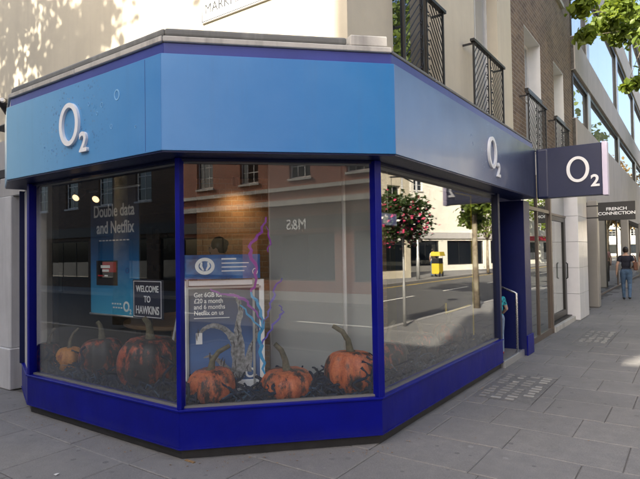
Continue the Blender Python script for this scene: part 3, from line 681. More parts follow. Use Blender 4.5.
bolt([(279, 305), (284, 312), (277, 321), (268, 333), (262, 344)], .008, 'bolt_indigo', vb); bolt([(266, 226), (270, 240), (268, 252)], .005, 'bolt_purple', vb); bolt([(240, 305), (252, 318), (262, 330)], .008, 'bolt_blue', vb)
# pumpkins
def pumpkin(label, c, r, hz, mat, seed, stem_h, lean, group='prop pumpkins in the shop window', nv=5):
    g = random.Random(seed); t = thing('pumpkin', label, 'pumpkin', c, g.uniform(0, 6), group)
    n, mm = 40, 14; vs = []; ribs = g.choice([9, 10, 11]); sq = [1+g.uniform(-.06, .06) for _ in range(n)]
    for i in range(mm+1):
        ph = math.pi*i/mm; rr = math.sin(ph)**.8; z = hz*.5*(1-math.cos(ph)) - .10*hz*math.exp(-((ph-math.pi)/.5)**2)
        for k in range(n):
            th = 2*math.pi*k/n; rib = 1-.13*abs(math.cos(ribs*th/2))**4*(.35+.65*rr)
            q = r*rr*rib*(1+.05*math.sin(2*th+seed)); vs.append((q*math.cos(th), q*math.sin(th), z))
    mb = MB().add(vs, [(i*n+k, i*n+(k+1) % n, (i+1)*n+(k+1) % n, (i+1)*n+k) for i in range(mm) for k in range(n)])
    put(mb.mesh('flesh'), 'flesh', mat, t, True)
    sp = [(0, 0, hz*.86), (.01*lean, 0, hz*.92), (lean*.03, .0, hz*.98+stem_h*.3), (lean*.09, .01, hz*.95+stem_h*.7), (lean*.2, .02, hz*.92+stem_h)]
    put(MB().tube(sp, [r*.22, r*.15, r*.11, r*.10, r*.085], 9).mesh('stem'), 'stem', 'stem', t, True); t.rotation_euler = (g.uniform(-.08, .08), g.uniform(-.08, .08), math.atan2(1, 1)+g.uniform(-.3, .3))
    for _ in range(nv):                      # vines creeping over the skin
        a0 = g.uniform(0, 6.28); tw = g.uniform(-1.4, 1.4); f0 = g.uniform(.5, .8); pts = []
        for q in range(17):
            f = f0*(1-q/16)+.04; ph = math.pi*f; rr = math.sin(ph)**.8; th = a0+tw*(q/16)+.22*math.sin(q*.9+a0)+g.uniform(-.06, .06)
            pts.append((r*rr*.985*math.cos(th), r*rr*.985*math.sin(th), max(.0, hz*.5*(1-math.cos(ph)))))
        put(MB().tube(pts, [.007+.009*abs(math.sin(q*.7+a0)) for q in range(17)], 6).mesh('vine'), 'vine', 'vine_dark', t, True)
    return t
ZP = .336
def at_l(px, dpt): q = fx(px, 372, 'y', -C_+dpt); return (q.x, q.y, ZP)
def at_c(px, dpt): q = fx(px, 372, 'c', -dpt*1.414); return (q.x, q.y, ZP)
pumpkin('dark mottled pumpkin at the far left end of the window', at_l(47, .27), .15, .36, 'pumpkin_red', 3, .16, .3)
pumpkin('small amber pumpkin with a tall straight stem', at_l(70, .34), .15, .33, 'pumpkin_amber', 4, .19, .5)
pumpkin('dark blotched red pumpkin below the blue banner', at_l(103, .38), .24, .47, 'pumpkin_red', 5, .17, -.2)
pumpkin('largest blackened red pumpkin beside the first mullion', at_l(148, .38), .285, .55, 'pumpkin_red', 6, .17, -.4)
pumpkin('orange pumpkin in front of the framed claw poster', at_c(213, .30), .215, .33, 'pumpkin_orange', 11, .17, .9)
pumpkin('clean orange pumpkin in the middle of the corner window', at_c(287, .30), .24, .29, 'pumpkin_orange', 12, .22, -.5)
pumpkin('tall orange pumpkin with curled stem before the grey display wall', at_c(351, .34), .235, .42, 'pumpkin_orange', 15, .22, -.8)
pumpkin('dark red pumpkin in the right window next to the corner post', (-.47, .95, ZP), .22, .38, 'pumpkin_red', 21, .2, .4)
pumpkin('dark red pumpkin in the middle of the right window', (-.50, 1.9, ZP), .20, .33, 'pumpkin_red', 22, .15, -.4)
pumpkin('dark red pumpkin at the doorway end of the right window', (-.48, 2.75, ZP), .21, .35, 'pumpkin_red', 23, .15, .4)
# tangled vines and teal strands over the platform
def tangle(name, mat, n, rad, seed, label, zmax, ln):
    g = random.Random(seed); mb = MB(); segs = [(Vector(PL[1])+Vector((.1, 0)), Vector(PL[2])), (Vector(PL[2]), Vector(PL[3])), (Vector(PL[3]), Vector(PL[4]))]
    wts = [2.4, 1.65, 3.4]
    for _ in range(n):
        i = g.choices(range(3), wts)[0]; a, b = segs[i]; dd = (b-a).normalized(); nn = Vector((-dd.y, dd.x)); t = g.random()
        p = a+(b-a)*t+nn*g.uniform(.16, .62); z = ZP+.015; h = g.uniform(0, 6.28); pts = []
        for k in range(8):
            pts.append((p.x, p.y, z)); h += g.uniform(-.8, .8); p = p+Vector((math.cos(h), math.sin(h)))*ln
            q = (p-a).dot(nn); p = p+nn*(max(0, .14-q)-max(0, q-.75)); z = max(ZP+.012, min(ZP+zmax, z+g.uniform(-.05, .06)))
            s_ = (p-a).dot(dd); p = p+dd*(max(0, .05-s_)-max(0, s_-(b-a).length+.05))
        mb.tube(pts, [rad*(.5+.6*math.sin(math.pi*(k+.5)/8)) for k in range(8)], 5)
    tag(mb.build(name, mat, None, True), label, 'vines', kind='stuff')
tangle('dark_vines', 'vine_dark', 1100, .0125, 1, 'tangle of dark blue vines heaped round the pumpkins', .21, .065); tangle('teal_strands', 'vine_teal', 220, .0055, 2, 'thin teal strands among the dark vines', .15, .07)
# round table, monitor, shelves of cards, lamps, brick wall, shopkeeper
tb = thing('round_table', 'round wooden table behind the banner in the left window', 'table', (-2.75, .35, .04))
MB().lathe([(.72, 0), (.75, .015), (.75, .05), (.73, .06)], (-2.75, .35, .80), 40).build('table_top', 'wood', tb)
for k in range(4):
    a = k*math.pi/2+.5; MB().tube([(-2.75+.55*math.cos(a), .35+.55*math.sin(a), .04), (-2.75+.5*math.cos(a), .35+.5*math.sin(a), .80)], [.022, .03], 8).build('leg', 'wood', tb)
mq = fx(54, 282, 'y', .05); mo = thing('monitor', 'pale green screen on a stand behind the left window', 'monitor', (mq.x, .05, .04))
MB().box(mq.x-.23, mq.x+.23, .04, .07, mq.z-.14, mq.z+.14).build('casing', 'black', mo, bevel=.01); MB().box(mq.x-.215, mq.x+.215, .032, .039, mq.z-.125, mq.z+.125).build('screen', 'screen_pale', mo); MB().box(mq.x-.03, mq.x+.03, .05, .08, .041, mq.z-.12).build('stand', 'black', mo)
lp = thing('leaning_batten', 'thin white batten leaning beside the blackened pumpkin', 'batten', (-1.75, -.45, .335)); a_ = fx(171, 352, 'y', -.5); b_ = fx(177, 318, 'y', -.42); MB().tube([a_, b_], .012, 8).build('stick', 'white_paint', lp)
cb_ = thing('card_rack', 'dark rack of pale cards behind the welcome sign', 'rack', (-3.3, 1.6, .04))
MB().box(-6.0, -4.2, 1.752, 2.0, .04, 2.3).build('back_board', 'wall_dark', cb_)
for (px, py, ww, hh) in ((149, 233, .16, .2), (157, 234, .1, .18), (149, 246, .16, .1), (158, 247, .1, .1), (165, 244, .06, .16), (150, 268, .14, .09), (158, 268, .1, .09), (170, 248, .08, .12), (166, 236, .08, .04)):
    q = fx(px, py, 'y', 1.742); MB().box(q.x-ww/2, q.x+ww/2, 1.742, 1.75, q.z-hh/2, q.z+hh/2).build('card', 'screen_pale' if ww < .1 else 'panel_grey', cb_)
for i, (px, py) in enumerate(((75.5, 198), (95.5, 199.5))):
    q = fx(px, py, 'y', -.70); t = thing('spotlight', ('lit warm ceiling spotlight, the left one of two', 'lit warm ceiling spotlight just above the banner')[i], 'spotlight', (q.x, q.y, 2.62), group='ceiling spotlights')
    dv = Vector((.35, -.75, -.55)).normalized(); b0 = Vector(q)
    MB().tube([b0-dv*.16, b0-dv*.15, b0-dv*.004], [.035, .042, .046], 16).build('housing', 'lamp_black', t); MB().tube([b0-dv*.012, b0-dv*.002], .038, 16).build('lens', 'lamp_glow', t); MB().tube([(b0-dv*.1)+Vector((0, 0, .03)), (b0.x-dv.x*.1, b0.y-dv.y*.1, 2.62)], .012, 8).build('stem', 'lamp_black', t)
    ld = bpy.data.lights.new('spot', 'SPOT'); ld.energy = 8; ld.color = (1, .74, .45); ld.spot_size = R_(70); ld.spot_blend = .6; ld.shadow_soft_size = .04
    lo = bpy.data.objects.new('lamp_light', ld); col.objects.link(lo); lo.parent = t; lo.location = b0+dv*.03-Vector(t.location); lo.rotation_euler = (-dv).to_track_quat('Z', 'Y').to_euler()
bw0 = fx(188, 230, 'c', -4.1); bw1 = fx(285, 230, 'c', -4.1); FW = F((bw0.x+.08, bw0.y+.08), (1, 1)); m = MB(); FW.box(m, 0, 2.6, -.1, 0, .04, 2.62)
MB().add(m.v, m.f).build('brick_wall', 'brick_warm', shop, label='warm lit brick wall deep inside the shop')
t = thing('wall_spotlight', 'small warm spotlight over the brick wall inside the shop', 'spotlight', (-2.62, 1.0, 2.62)); MB().tube([(-2.62, 1.0, 2.60), (-2.66, 1.04, 2.50)], .04, 12).build('housing', 'lamp_black', t)
ld = bpy.data.lights.new('spot', 'SPOT'); ld.energy = 4.5; ld.color = (1, .68, .36); ld.spot_size = R_(120); ld.spot_blend = 1; ld.shadow_soft_size = .05
lo = bpy.data.objects.new('lamp_light', ld); col.objects.link(lo); lo.parent = t; lo.location = (-.05, .05, -.16); lo.rotation_euler = Vector((.30, -.30, .75)).to_track_quat('Z', 'Y').to_euler()
pf = thing('framed_picture', 'small violet and white picture just inside the right window', 'picture', (-.25, .75, 1.5)); a_ = fx(380, 226, 'x', -.3); b_ = fx(397, 213, 'x', -.3)
MB().box(-.32, -.30, a_.y, b_.y, a_.z, b_.z).build('frame', 'dark_metal', pf, bevel=.004); MB().box(-.2995, -.297, a_.y+.015, b_.y-.015, a_.z+.015, b_.z-.015).build('print', 'print_violet', pf); MB().box(-.2965, -.295, a_.y+.06, a_.y+.16, a_.z+.03, b_.z-.04).build('print_patch', 'white_print', pf)
MB().box(-.313, -.307, (a_.y+b_.y)/2-.003, (a_.y+b_.y)/2+.003, b_.z, 2.62).build('wire', 'steel', pf)
yf = thing('yellow_display_stand', 'thin yellow outline stand in the right window', 'display stand', (-.3, 2.6, .335)); Yp = [fx(455, 193, 'x', -.30), fx(470.5, 196, 'x', -.30), fx(470, 305, 'x', -.30), fx(446, 313, 'x', -.30)]
MB().tube([Yp[0], Yp[1]], .010, 6).build('top_bar', 'frame_yellow', yf); MB().tube([Yp[1], (Yp[1].x, Yp[1].y, ZP)], .009, 6).build('upright', 'frame_yellow', yf); MB().tube([Yp[2], Yp[3]], .012, 6).build('low_bar', 'frame_yellow', yf); MB().tube([Yp[3], Yp[3]+Vector((0, 0, .12))], .012, 6).build('low_stub', 'frame_yellow', yf)
# handrail in the doorway
hr = thing('handrail', 'slim grey metal handrail beside the shop step', 'handrail', (-.02, 4.2, .09)); MB().tube([(-.015, 4.2, .085), (-.015, 4.2, .955), (-.03, 4.2, .965), (-.62, 4.22, 1.19)], .017, 10).build('rail', 'steel', hr, True); MB().tube([(-.62, 4.22, 1.19), (-.62, 4.22, .085)], .015, 8).build('rear_post', 'steel', hr, True); MB().lathe([(.04, 0), (.04, .008)], (-.015, 4.2, .0865), 14).build('foot_plate', 'steel', hr)
# projecting blade sign
bs = thing('projecting_sign', 'navy box sign with white O2 letters projecting over the pavement', 'sign', (.7, 4.66, 2.38))
MB().box(.235, 1.115, 4.60, 4.76, 2.375, 3.125).build('box', 'blade_navy', bs, bevel=.006); MB().box(1.117, 1.185, 4.595, 4.765, 2.365, 3.135).build('end_cap', 'lilac_edge', bs, bevel=.005); MB().box(.222, .40, 4.585, 4.775, 2.372, 3.128).build('mounting_cover', 'blade_navy', bs, bevel=.03, seg=3)
qa = fx(577.8, 169.3, 'y', 4.598); o_two(bs, (qa.x, 4.598, qa.z), (1, 0, 0), 1.0, .006)

# ================================================================== THE UPPER HOUSE ABOVE THE SHOP
XW, YW = -.35, .12
house = thing('corner_house', 'cream rendered house above the blue shop with tall windows', 'building', (-3, 1, 0))
FR = F((XW, YW), (0, 1)); FLf = F((-16, YW), (1, 0))
def hy(y): return y-YW
HR = [(hy(1.02), hy(2.27), 3.40, 6.0), (hy(3.60), hy(4.74), 3.40, 6.0), (hy(1.02), hy(2.27), 7.0, 8.4), (hy(3.60), hy(4.74), 7.0, 8.4)]
wall_with_holes(FR, .30, 5.42, 3.20, 9.0, HR, .30).build('street_wall', 'stucco_cream', house)
wall_with_holes(FLf, 0, 16+XW, 3.216, 9.0, [], .30).build('side_wall', 'stucco_cream', house)
MB().box(-16, XW-.0, YW+.3, 5.5, 8.8, 8.95).build('roof', 'lead', house)
MB().box(XW-.12, XW+.10, YW-.10, 5.54, 9.0, 9.14).build('cornice', 'stucco_cream', house, bevel=.02)
for i, h in enumerate(HR): window(FR, h, house, .17, 'window_white' if i != 0 else 'dark_metal', 'dark_pane' if i in (0, 2) else 'net_pane', 2, 1, .075)
MB().box(-16, -4.40, -.50, -.43, 0, 3.20).build('ground_wall', 'stucco_grey', house)
MB().box(XW-.6, XW-.30, .45, 5.4, 3.3, 8.7).build('room_lining', 'wall_taupe', house)
# grey pillar at the left end
gpil = thing('pillar', 'worn white painted pillar at the left end of the shop', 'pillar', (-4.75, -.7, 0))
MB().box(-5.05, -4.67, -.80, -.502, .50, 2.36).build('shaft', 'pillar_white', gpil, bevel=.008); MB().box(-5.09, -4.64, -.83, -.501, 0, .498).build('base', 'pillar_white', gpil, bevel=.01); MB().box(-5.0, -4.37, -.78, -.503, 2.362, 2.60).build('capital', 'stucco_grey', gpil, bevel=.008)
fl_ = thing('floodlight', 'dark round floodlight at the left end of the fascia', 'floodlight', (-4.1, -1.15, 3.1)); q = fx(4, 103, 'y', -1.12); dv = Vector((.75, -.6, .25)).normalized()
MB().tube([q-dv*.22, q-dv*.2, q, q+dv*.05], [.03, .055, .06, .03], 14).build('housing', 'dark_metal', fl_, True); MB().tube([q+dv*.05, q+dv*.075], [.028, .022], 10).build('cap', 'white_paint', fl_); MB().tube([q-dv*.15, (q.x-.1, -.92, q.z-.12)], .014, 8).build('bracket', 'dark_metal', fl_)
# iron window guards
def guard(label, fr, u0, u1, d, z0, z1, n=14):
    b = Vector(fr.p((u0+u1)/2, 0, z0)); t = thing('window_guard', label, 'railing', b, group='iron window guards')
    m = MB(); fr.box(m, u0-.05, u1+.05, d-.03, d+.03, z1, z1+.035); m.build('top_rail', 'iron', t)
    m = MB(); fr.box(m, u0, u1, d-.012, d+.012, z0, z0+.025); m.build('bottom_rail', 'iron', t)
    for u in (u0, u1):
        m = MB(); fr.box(m, u-.012, u+.012, d-.012, d+.012, z0, z1); m.build('upright', 'iron', t)
        m = MB(); fr.box(m, u-.010, u+.010, 0.002, d-.012, z1-.03, z1-.005); m.build('wall_stay', 'iron', t)
    um = (u0+u1)/2; cw = .055
    for s_ in (-1, 1):
        m = MB(); fr.box(m, um+s_*cw-.007, um+s_*cw+.007, d-.007, d+.007, z0+.025, z1); m.build('inner_bar', 'iron', t)
    H = z1-z0-.03; k = 6
    for j in range(k):
        zc = z0+.03+H*(j+.5)/k; r = H/k*.42
        for s_ in (-1, 1):
            c = um+s_*(cw+.045); pts = [fr.p(c+s_*(-1)*.0+s_*-.042*math.cos(a)*.9, d, zc+r*math.sin(a)) for a in [x*.55-2.2 for x in range(9)]]
            m = MB(); m.tube(pts, .0065, 5); m.build('scroll', 'iron', t)
    for side in (-1, 1):
        ua, ub = (u0+.012, um-.14) if side < 0 else (um+.14, u1-.012); W = ub-ua; sl = 1.05
        for j in range(n):
            zt = z0+.03+(H+W*sl)*(j+.5)/n-(W*sl)
            # rises towards the outer upright on the left, towards the middle on the right
            p0, p1 = (0, zt), (W, zt+W*sl)
            t0, t1 = 0.0, 1.0
            lo_, hi_ = z0+.026, z1-.002
            if p0[1] < lo_: t0 = (lo_-p0[1])/(W*sl)
            if p1[1] > hi_: t1 = (hi_-p0[1])/(W*sl)
            if t1-t0 < .05: continue
            a = (W*t0, p0[1]+W*sl*t0); b2 = (W*t1, p0[1]+W*sl*t1)
            if side > 0: a = (W-a[0], a[1]); b2 = (W-b2[0], b2[1])
            m = MB(); m.tube([fr.p(ua+a[0], d, a[1]), fr.p(ua+b2[0], d, b2[1])], .0065, 5); m.build('bar', 'iron', t)
    return t
guard('black iron window guard nearest the corner, with chevron bars', FR, hy(.98), hy(2.02), .15, 3.42, 4.42)
guard('black iron window guard before the second cream wall window', FR, hy(3.10), hy(4.44), .15, 3.42, 4.42)

# street name plate
np_ = thing('street_nameplate', 'white street nameplate with black serif letters on the cream wall', 'sign', (-1.5, .1, 4.15))
MB().box(-2.235, -.95, .095, .118, 4.16, 4.60).build('plate', 'white_print', np_, bevel=.002)
m = MB()
for q in ((-2.225, -.96, 4.168, 4.176), (-2.225, -.96, 4.584, 4.592), (-2.225, -2.217, 4.176, 4.584), (-.968, -.96, 4.176, 4.584)): m.box(q[0], q[1], .0925, .0945, q[2], q[3])
m.build('border', 'sign_black', np_)
text('lettering', 'MARKHAM', (-2.18, .093, 4.25), (1, 0, 0), .155, 'sign_black', np_, .001, -.001, sx=.92); text('lettering', 'S', (-1.365, .093, 4.25), (1, 0, 0), .155, 'sign_black', np_, .001, -.001, sx=.92)

# ================================================================== BROWN BRICK HOUSE AND THE SHOP BELOW IT
bh = thing('brick_house', 'brown brick house with white window reveals beside the cream house', 'building', (-1, 8, 0))
YB0, YB1 = 5.54, 11.22
FBk = F((XW, YB0), (0, 1)); by = lambda y: y-YB0
HB = [(by(6.42), by(7.72), 3.50, 5.86), (by(8.98), by(10.12), 3.50, 5.9), (by(6.42), by(7.72), 7.62, 8.2), (by(8.98), by(10.12), 7.62, 8.2)]
wall_with_holes(FBk, 0, YB1-YB0, 3.0, 8.4, HB, .34).build('wall', 'brick_brown', bh)
MB().box(-12, XW-.34, YB0, YB1, 8.2, 8.35).build('roof', 'lead', bh); MB().box(XW-.3, XW+.05, YB0, YB1, 8.4, 8.48).build('coping', 'stone_coping', bh)
for h in HB:
    o = window(FBk, h, bh, .24, 'window_white', 'net_pane', 2, 2, .08, 'stone_coping' if h[2] > 6 else None)
    m = MB(); FBk.box(m, h[0]+.001, h[0]+.016, -.238, -.003, h[2], h[3]-.002); FBk.box(m, h[1]-.016, h[1]-.001, -.238, -.003, h[2], h[3]-.002); FBk.box(m, h[0]+.016, h[1]-.016, -.238, -.003, h[3]-.016, h[3]-.001); m.build('reveal_lining', 'white_paint', bh)
    if h[2] < 6:
        m = MB(); FBk.box(m, h[0]-.06, h[1]-.25, -.02, .07, 4.56, 4.62); m.build('window_box_ledge', 'dark_metal', bh)
guard('black iron window guard before the first brick house window', FBk, by(6.0), by(7.36), .15, 3.42, 4.40)
guard('black iron window guard before the second brick house window', FBk, by(8.3), by(9.75), .15, 3.42, 4.40)
ns = thing('neighbour_shopfront', 'glazed bronze framed shopfront between the blue shop and white tiles', 'shopfront', (-.2, 7, 0))
MB().box(-.55, -.07, 4.82, 4.97, 0, 2.95).build('jamb', 'lilac_edge', ns, bevel=.004)
MB().box(-.60, -.10, 4.82, 10.38, 2.925, 3.30).build('fascia', 'concrete', ns)
MB().box(-.16, -.08, 4.972, 6.915, 0, .10).build('window_base', 'bronze', ns); MB().box(-.125, -.117, 4.972, 6.918, .10, 2.92).build('window_pane', 'street_glass', ns); MB().box(-.15, -.09, 5.95, 6.0, .10, 2.92).build('window_bar', 'bronze', ns); MB().box(-.152, -.088, 4.972, 6.915, 2.28, 2.34).build('transom', 'bronze', ns)
MB().box(-.17, -.07, 6.92, 7.02, 0, 2.92).build('post', 'bronze', ns, bevel=.004)
MB().box(-.62, -.05, 7.03, 9.14, -.01, .10).build('threshold', 'stone_coping', ns, bevel=.008); MB().box(-.60, -.12, 7.05, 9.12, .101, .125).build('door_mat', 'black', ns)
d_ = MB(); d_.box(-.27, -.21, 7.05, 7.13, .13, 2.30); d_.box(-.27, -.21, 8.92, 9.10, .13, 2.30); d_.box(-.27, -.21, 7.13, 8.92, 2.20, 2.30); d_.box(-.27, -.21, 7.13, 8.92, .13, .26)
dd = d_.build('door', 'dark_metal', ns, bevel=.003); MB().box(-.245, -.237, 7.13, 8.92, .26, 2.20).build('door_pane', 'door_glass', dd)
MB().tube([(-.16, 8.78, .95), (-.13, 8.78, .97), (-.13, 8.78, 1.28), (-.16, 8.78, 1.30)], .014, 8).build('door_handle', 'black', dd)
MB().box(-.245, -.237, 7.05, 9.12, 2.31, 2.92).build('fanlight', 'street_glass', ns); MB().box(-.28, -.20, 7.03, 9.13, 2.302, 2.345).build('transom', 'bronze', ns)
MB().box(-2.2, -2.1, 4.9, 10.3, 0, 2.9).build('rear_wall', 'stucco_grey', ns); MB().box(-2.1, -.3, 4.9, 10.3, .0, .03).build('shop_floor', 'shop_floor', ns)
MB().box(-1.2, -.9, 7.9, 8.9, .03, 2.2).build('display_panel', 'screen_pale', ns, label='pale green panel seen through the door')
tp = thing('tiled_pilaster', 'white tiled pilaster between the glass door and the office block', 'pilaster', (-.05, 9.6, 0))
MB().box(-.50, .03, 9.17, 10.38, 0, 2.92).build('core', 'gasket', tp)
for k in range(5):
    z0 = .01+k*.585; z1 = min(z0+.578, 2.915)
    MB().box(-.45, .042, 9.155, 9.169, z0, z1).build('tile', 'white_tile', tp, bevel=.003); MB().box(.0305, .044, 9.171, 9.77, z0, z1).build('tile', 'white_tile', tp, bevel=.003); MB().box(.0305, .044, 9.776, 10.37, z0, z1).build('tile', 'white_tile', tp, bevel=.003)

# ================================================================== OFFICE BLOCK WITH STRIP WINDOWS
ob_ = thing('office_block', 'grey concrete office block with long strips of sky reflecting glass', 'building', (-1, 25, 0))
XO, YO, YE = -.25, 11.24, 62.0; FO = F((XO, YO), (0, 1)); LO = YE-YO; FG = F((-.10, 10.42), (0, 1)); LG = YE-10.42
MB().box(-14, XO-.32, YO, YE, 2.95, 14.2).build('core', 'wall_dark', ob_)
bands = [(2.93, 5.04), (6.31, 7.21), (9.80, 10.90), (13.6, 14.5)]
bays = []; u = 2.4-7.8
while u < LO: bays.append((max(u, -.45), min(u+7.8, LO))); u += 7.8
for (z0, z1) in bands:
    u = 0.0
    while u < LO-.1:
        w_ = 2.55 if u < 30 else 7.6; e = min(u+w_, LO)
        m = MB(); FO.box(m, u+.006, e-.006, -.31, 0, z0, z1); m.build('concrete_panel', 'concrete', ob_, bevel=.008); u = e
    m = MB(); FO.box(m, 0, LO, -.30, -.03, z0+.02, z1-.02); m.build('panel_backing', 'mortar', ob_)
for (z0, z1) in ((5.04, 6.31), (7.21, 9.80), (10.90, 13.6)):
    for (a, b) in bays:
        if b-a < .8: continue
        k = 3; g0, g1 = a+.52, b
        m = MB(); FO.box(m, g0, g1, -.16, -.07, z1-.13, z1-.003); FO.box(m, g0, g1, -.16, -.09, z0+.003, z0+.06); FO.box(m, g1-.07, g1-.002, -.16, -.08, z0+.06, z1-.13); FO.box(m, g0+.002, g0+.07, -.16, -.08, z0+.06, z1-.13)
        wo_ = m.build('window', 'dark_metal', ob_)
        for i in range(k):
            p0 = g0+.07+(g1-g0-.14)*i/k; p1 = g0+.07+(g1-g0-.14)*(i+1)/k
            m = MB(); FO.box(m, p0+.006, p1-.006, -.150, -.138, z0+.06, z1-.13); m.build('pane', 'coated_glass', wo_)
        if a > 0: m = MB(); FO.box(m, a+.02, a+.50, -.29, -.06, z0+.004, z1-.004); m.build('pier', 'alu', ob_, bevel=.01)
m = MB(); FG.box(m, 0, LG, -3.2, -.10, 2.86, 2.922); m.build('arcade_soffit', 'stucco_grey', ob_)
for i in range(9):
    u0 = .04+i*5.6; u1 = min(u0+5.6, LG)
    m = MB(); FG.box(m, u0+.03, u1-.03, -.42, -.40, .06, 2.84); m.build('shop_pane', 'street_glass', ob_)
    m = MB(); FG.box(m, u0-.03, u0+.03, -.45, -.37, 0, 2.858); m.build('pane_post', 'bronze', ob_); m = MB(); FG.box(m, u0+.03, u1-.03, -.45, -.37, 0, .06); m.build('pane_base', 'bronze', ob_)
for y in (12.36, 20.6, 29.0, 37.4):
    m = MB(); m.box(-.24, .03, y-.18, y+.18, 0, 2.925); m.build('column', 'column_metal', ob_, bevel=.03, seg=2)
m = MB(); FG.box(m, .04, 1.6, -.395, -.385, 2.15, 2.84); m.build('panel', 'lilac_edge', ob_)
fc = thing('hanging_shop_sign', 'black shop sign with white FRENCH CONNECTION lettering over the pavement', 'sign', (.6, 11.05, 2.3))
MB().box(.215, 1.02, 11.0, 11.09, 2.30, 2.75).build('board', 'sign_black', fc, bevel=.004); MB().tube([(-.1, 11.045, 2.68), (.215, 11.045, 2.68)], .016, 8).build('bracket', 'dark_metal', fc); MB().tube([(-.1, 11.045, 2.38), (.215, 11.045, 2.38)], .016, 8).build('bracket', 'dark_metal', fc)
text('lettering', 'FRENCH', (.62, 10.996, 2.545), (1, 0, 0), .105, 'white_letter', fc, .002, .0025, 'CENTER', 1.15); text('lettering', 'CONNECTION', (.62, 10.996, 2.435), (1, 0, 0), .105, 'white_letter', fc, .002, .0025, 'CENTER', 1.15)

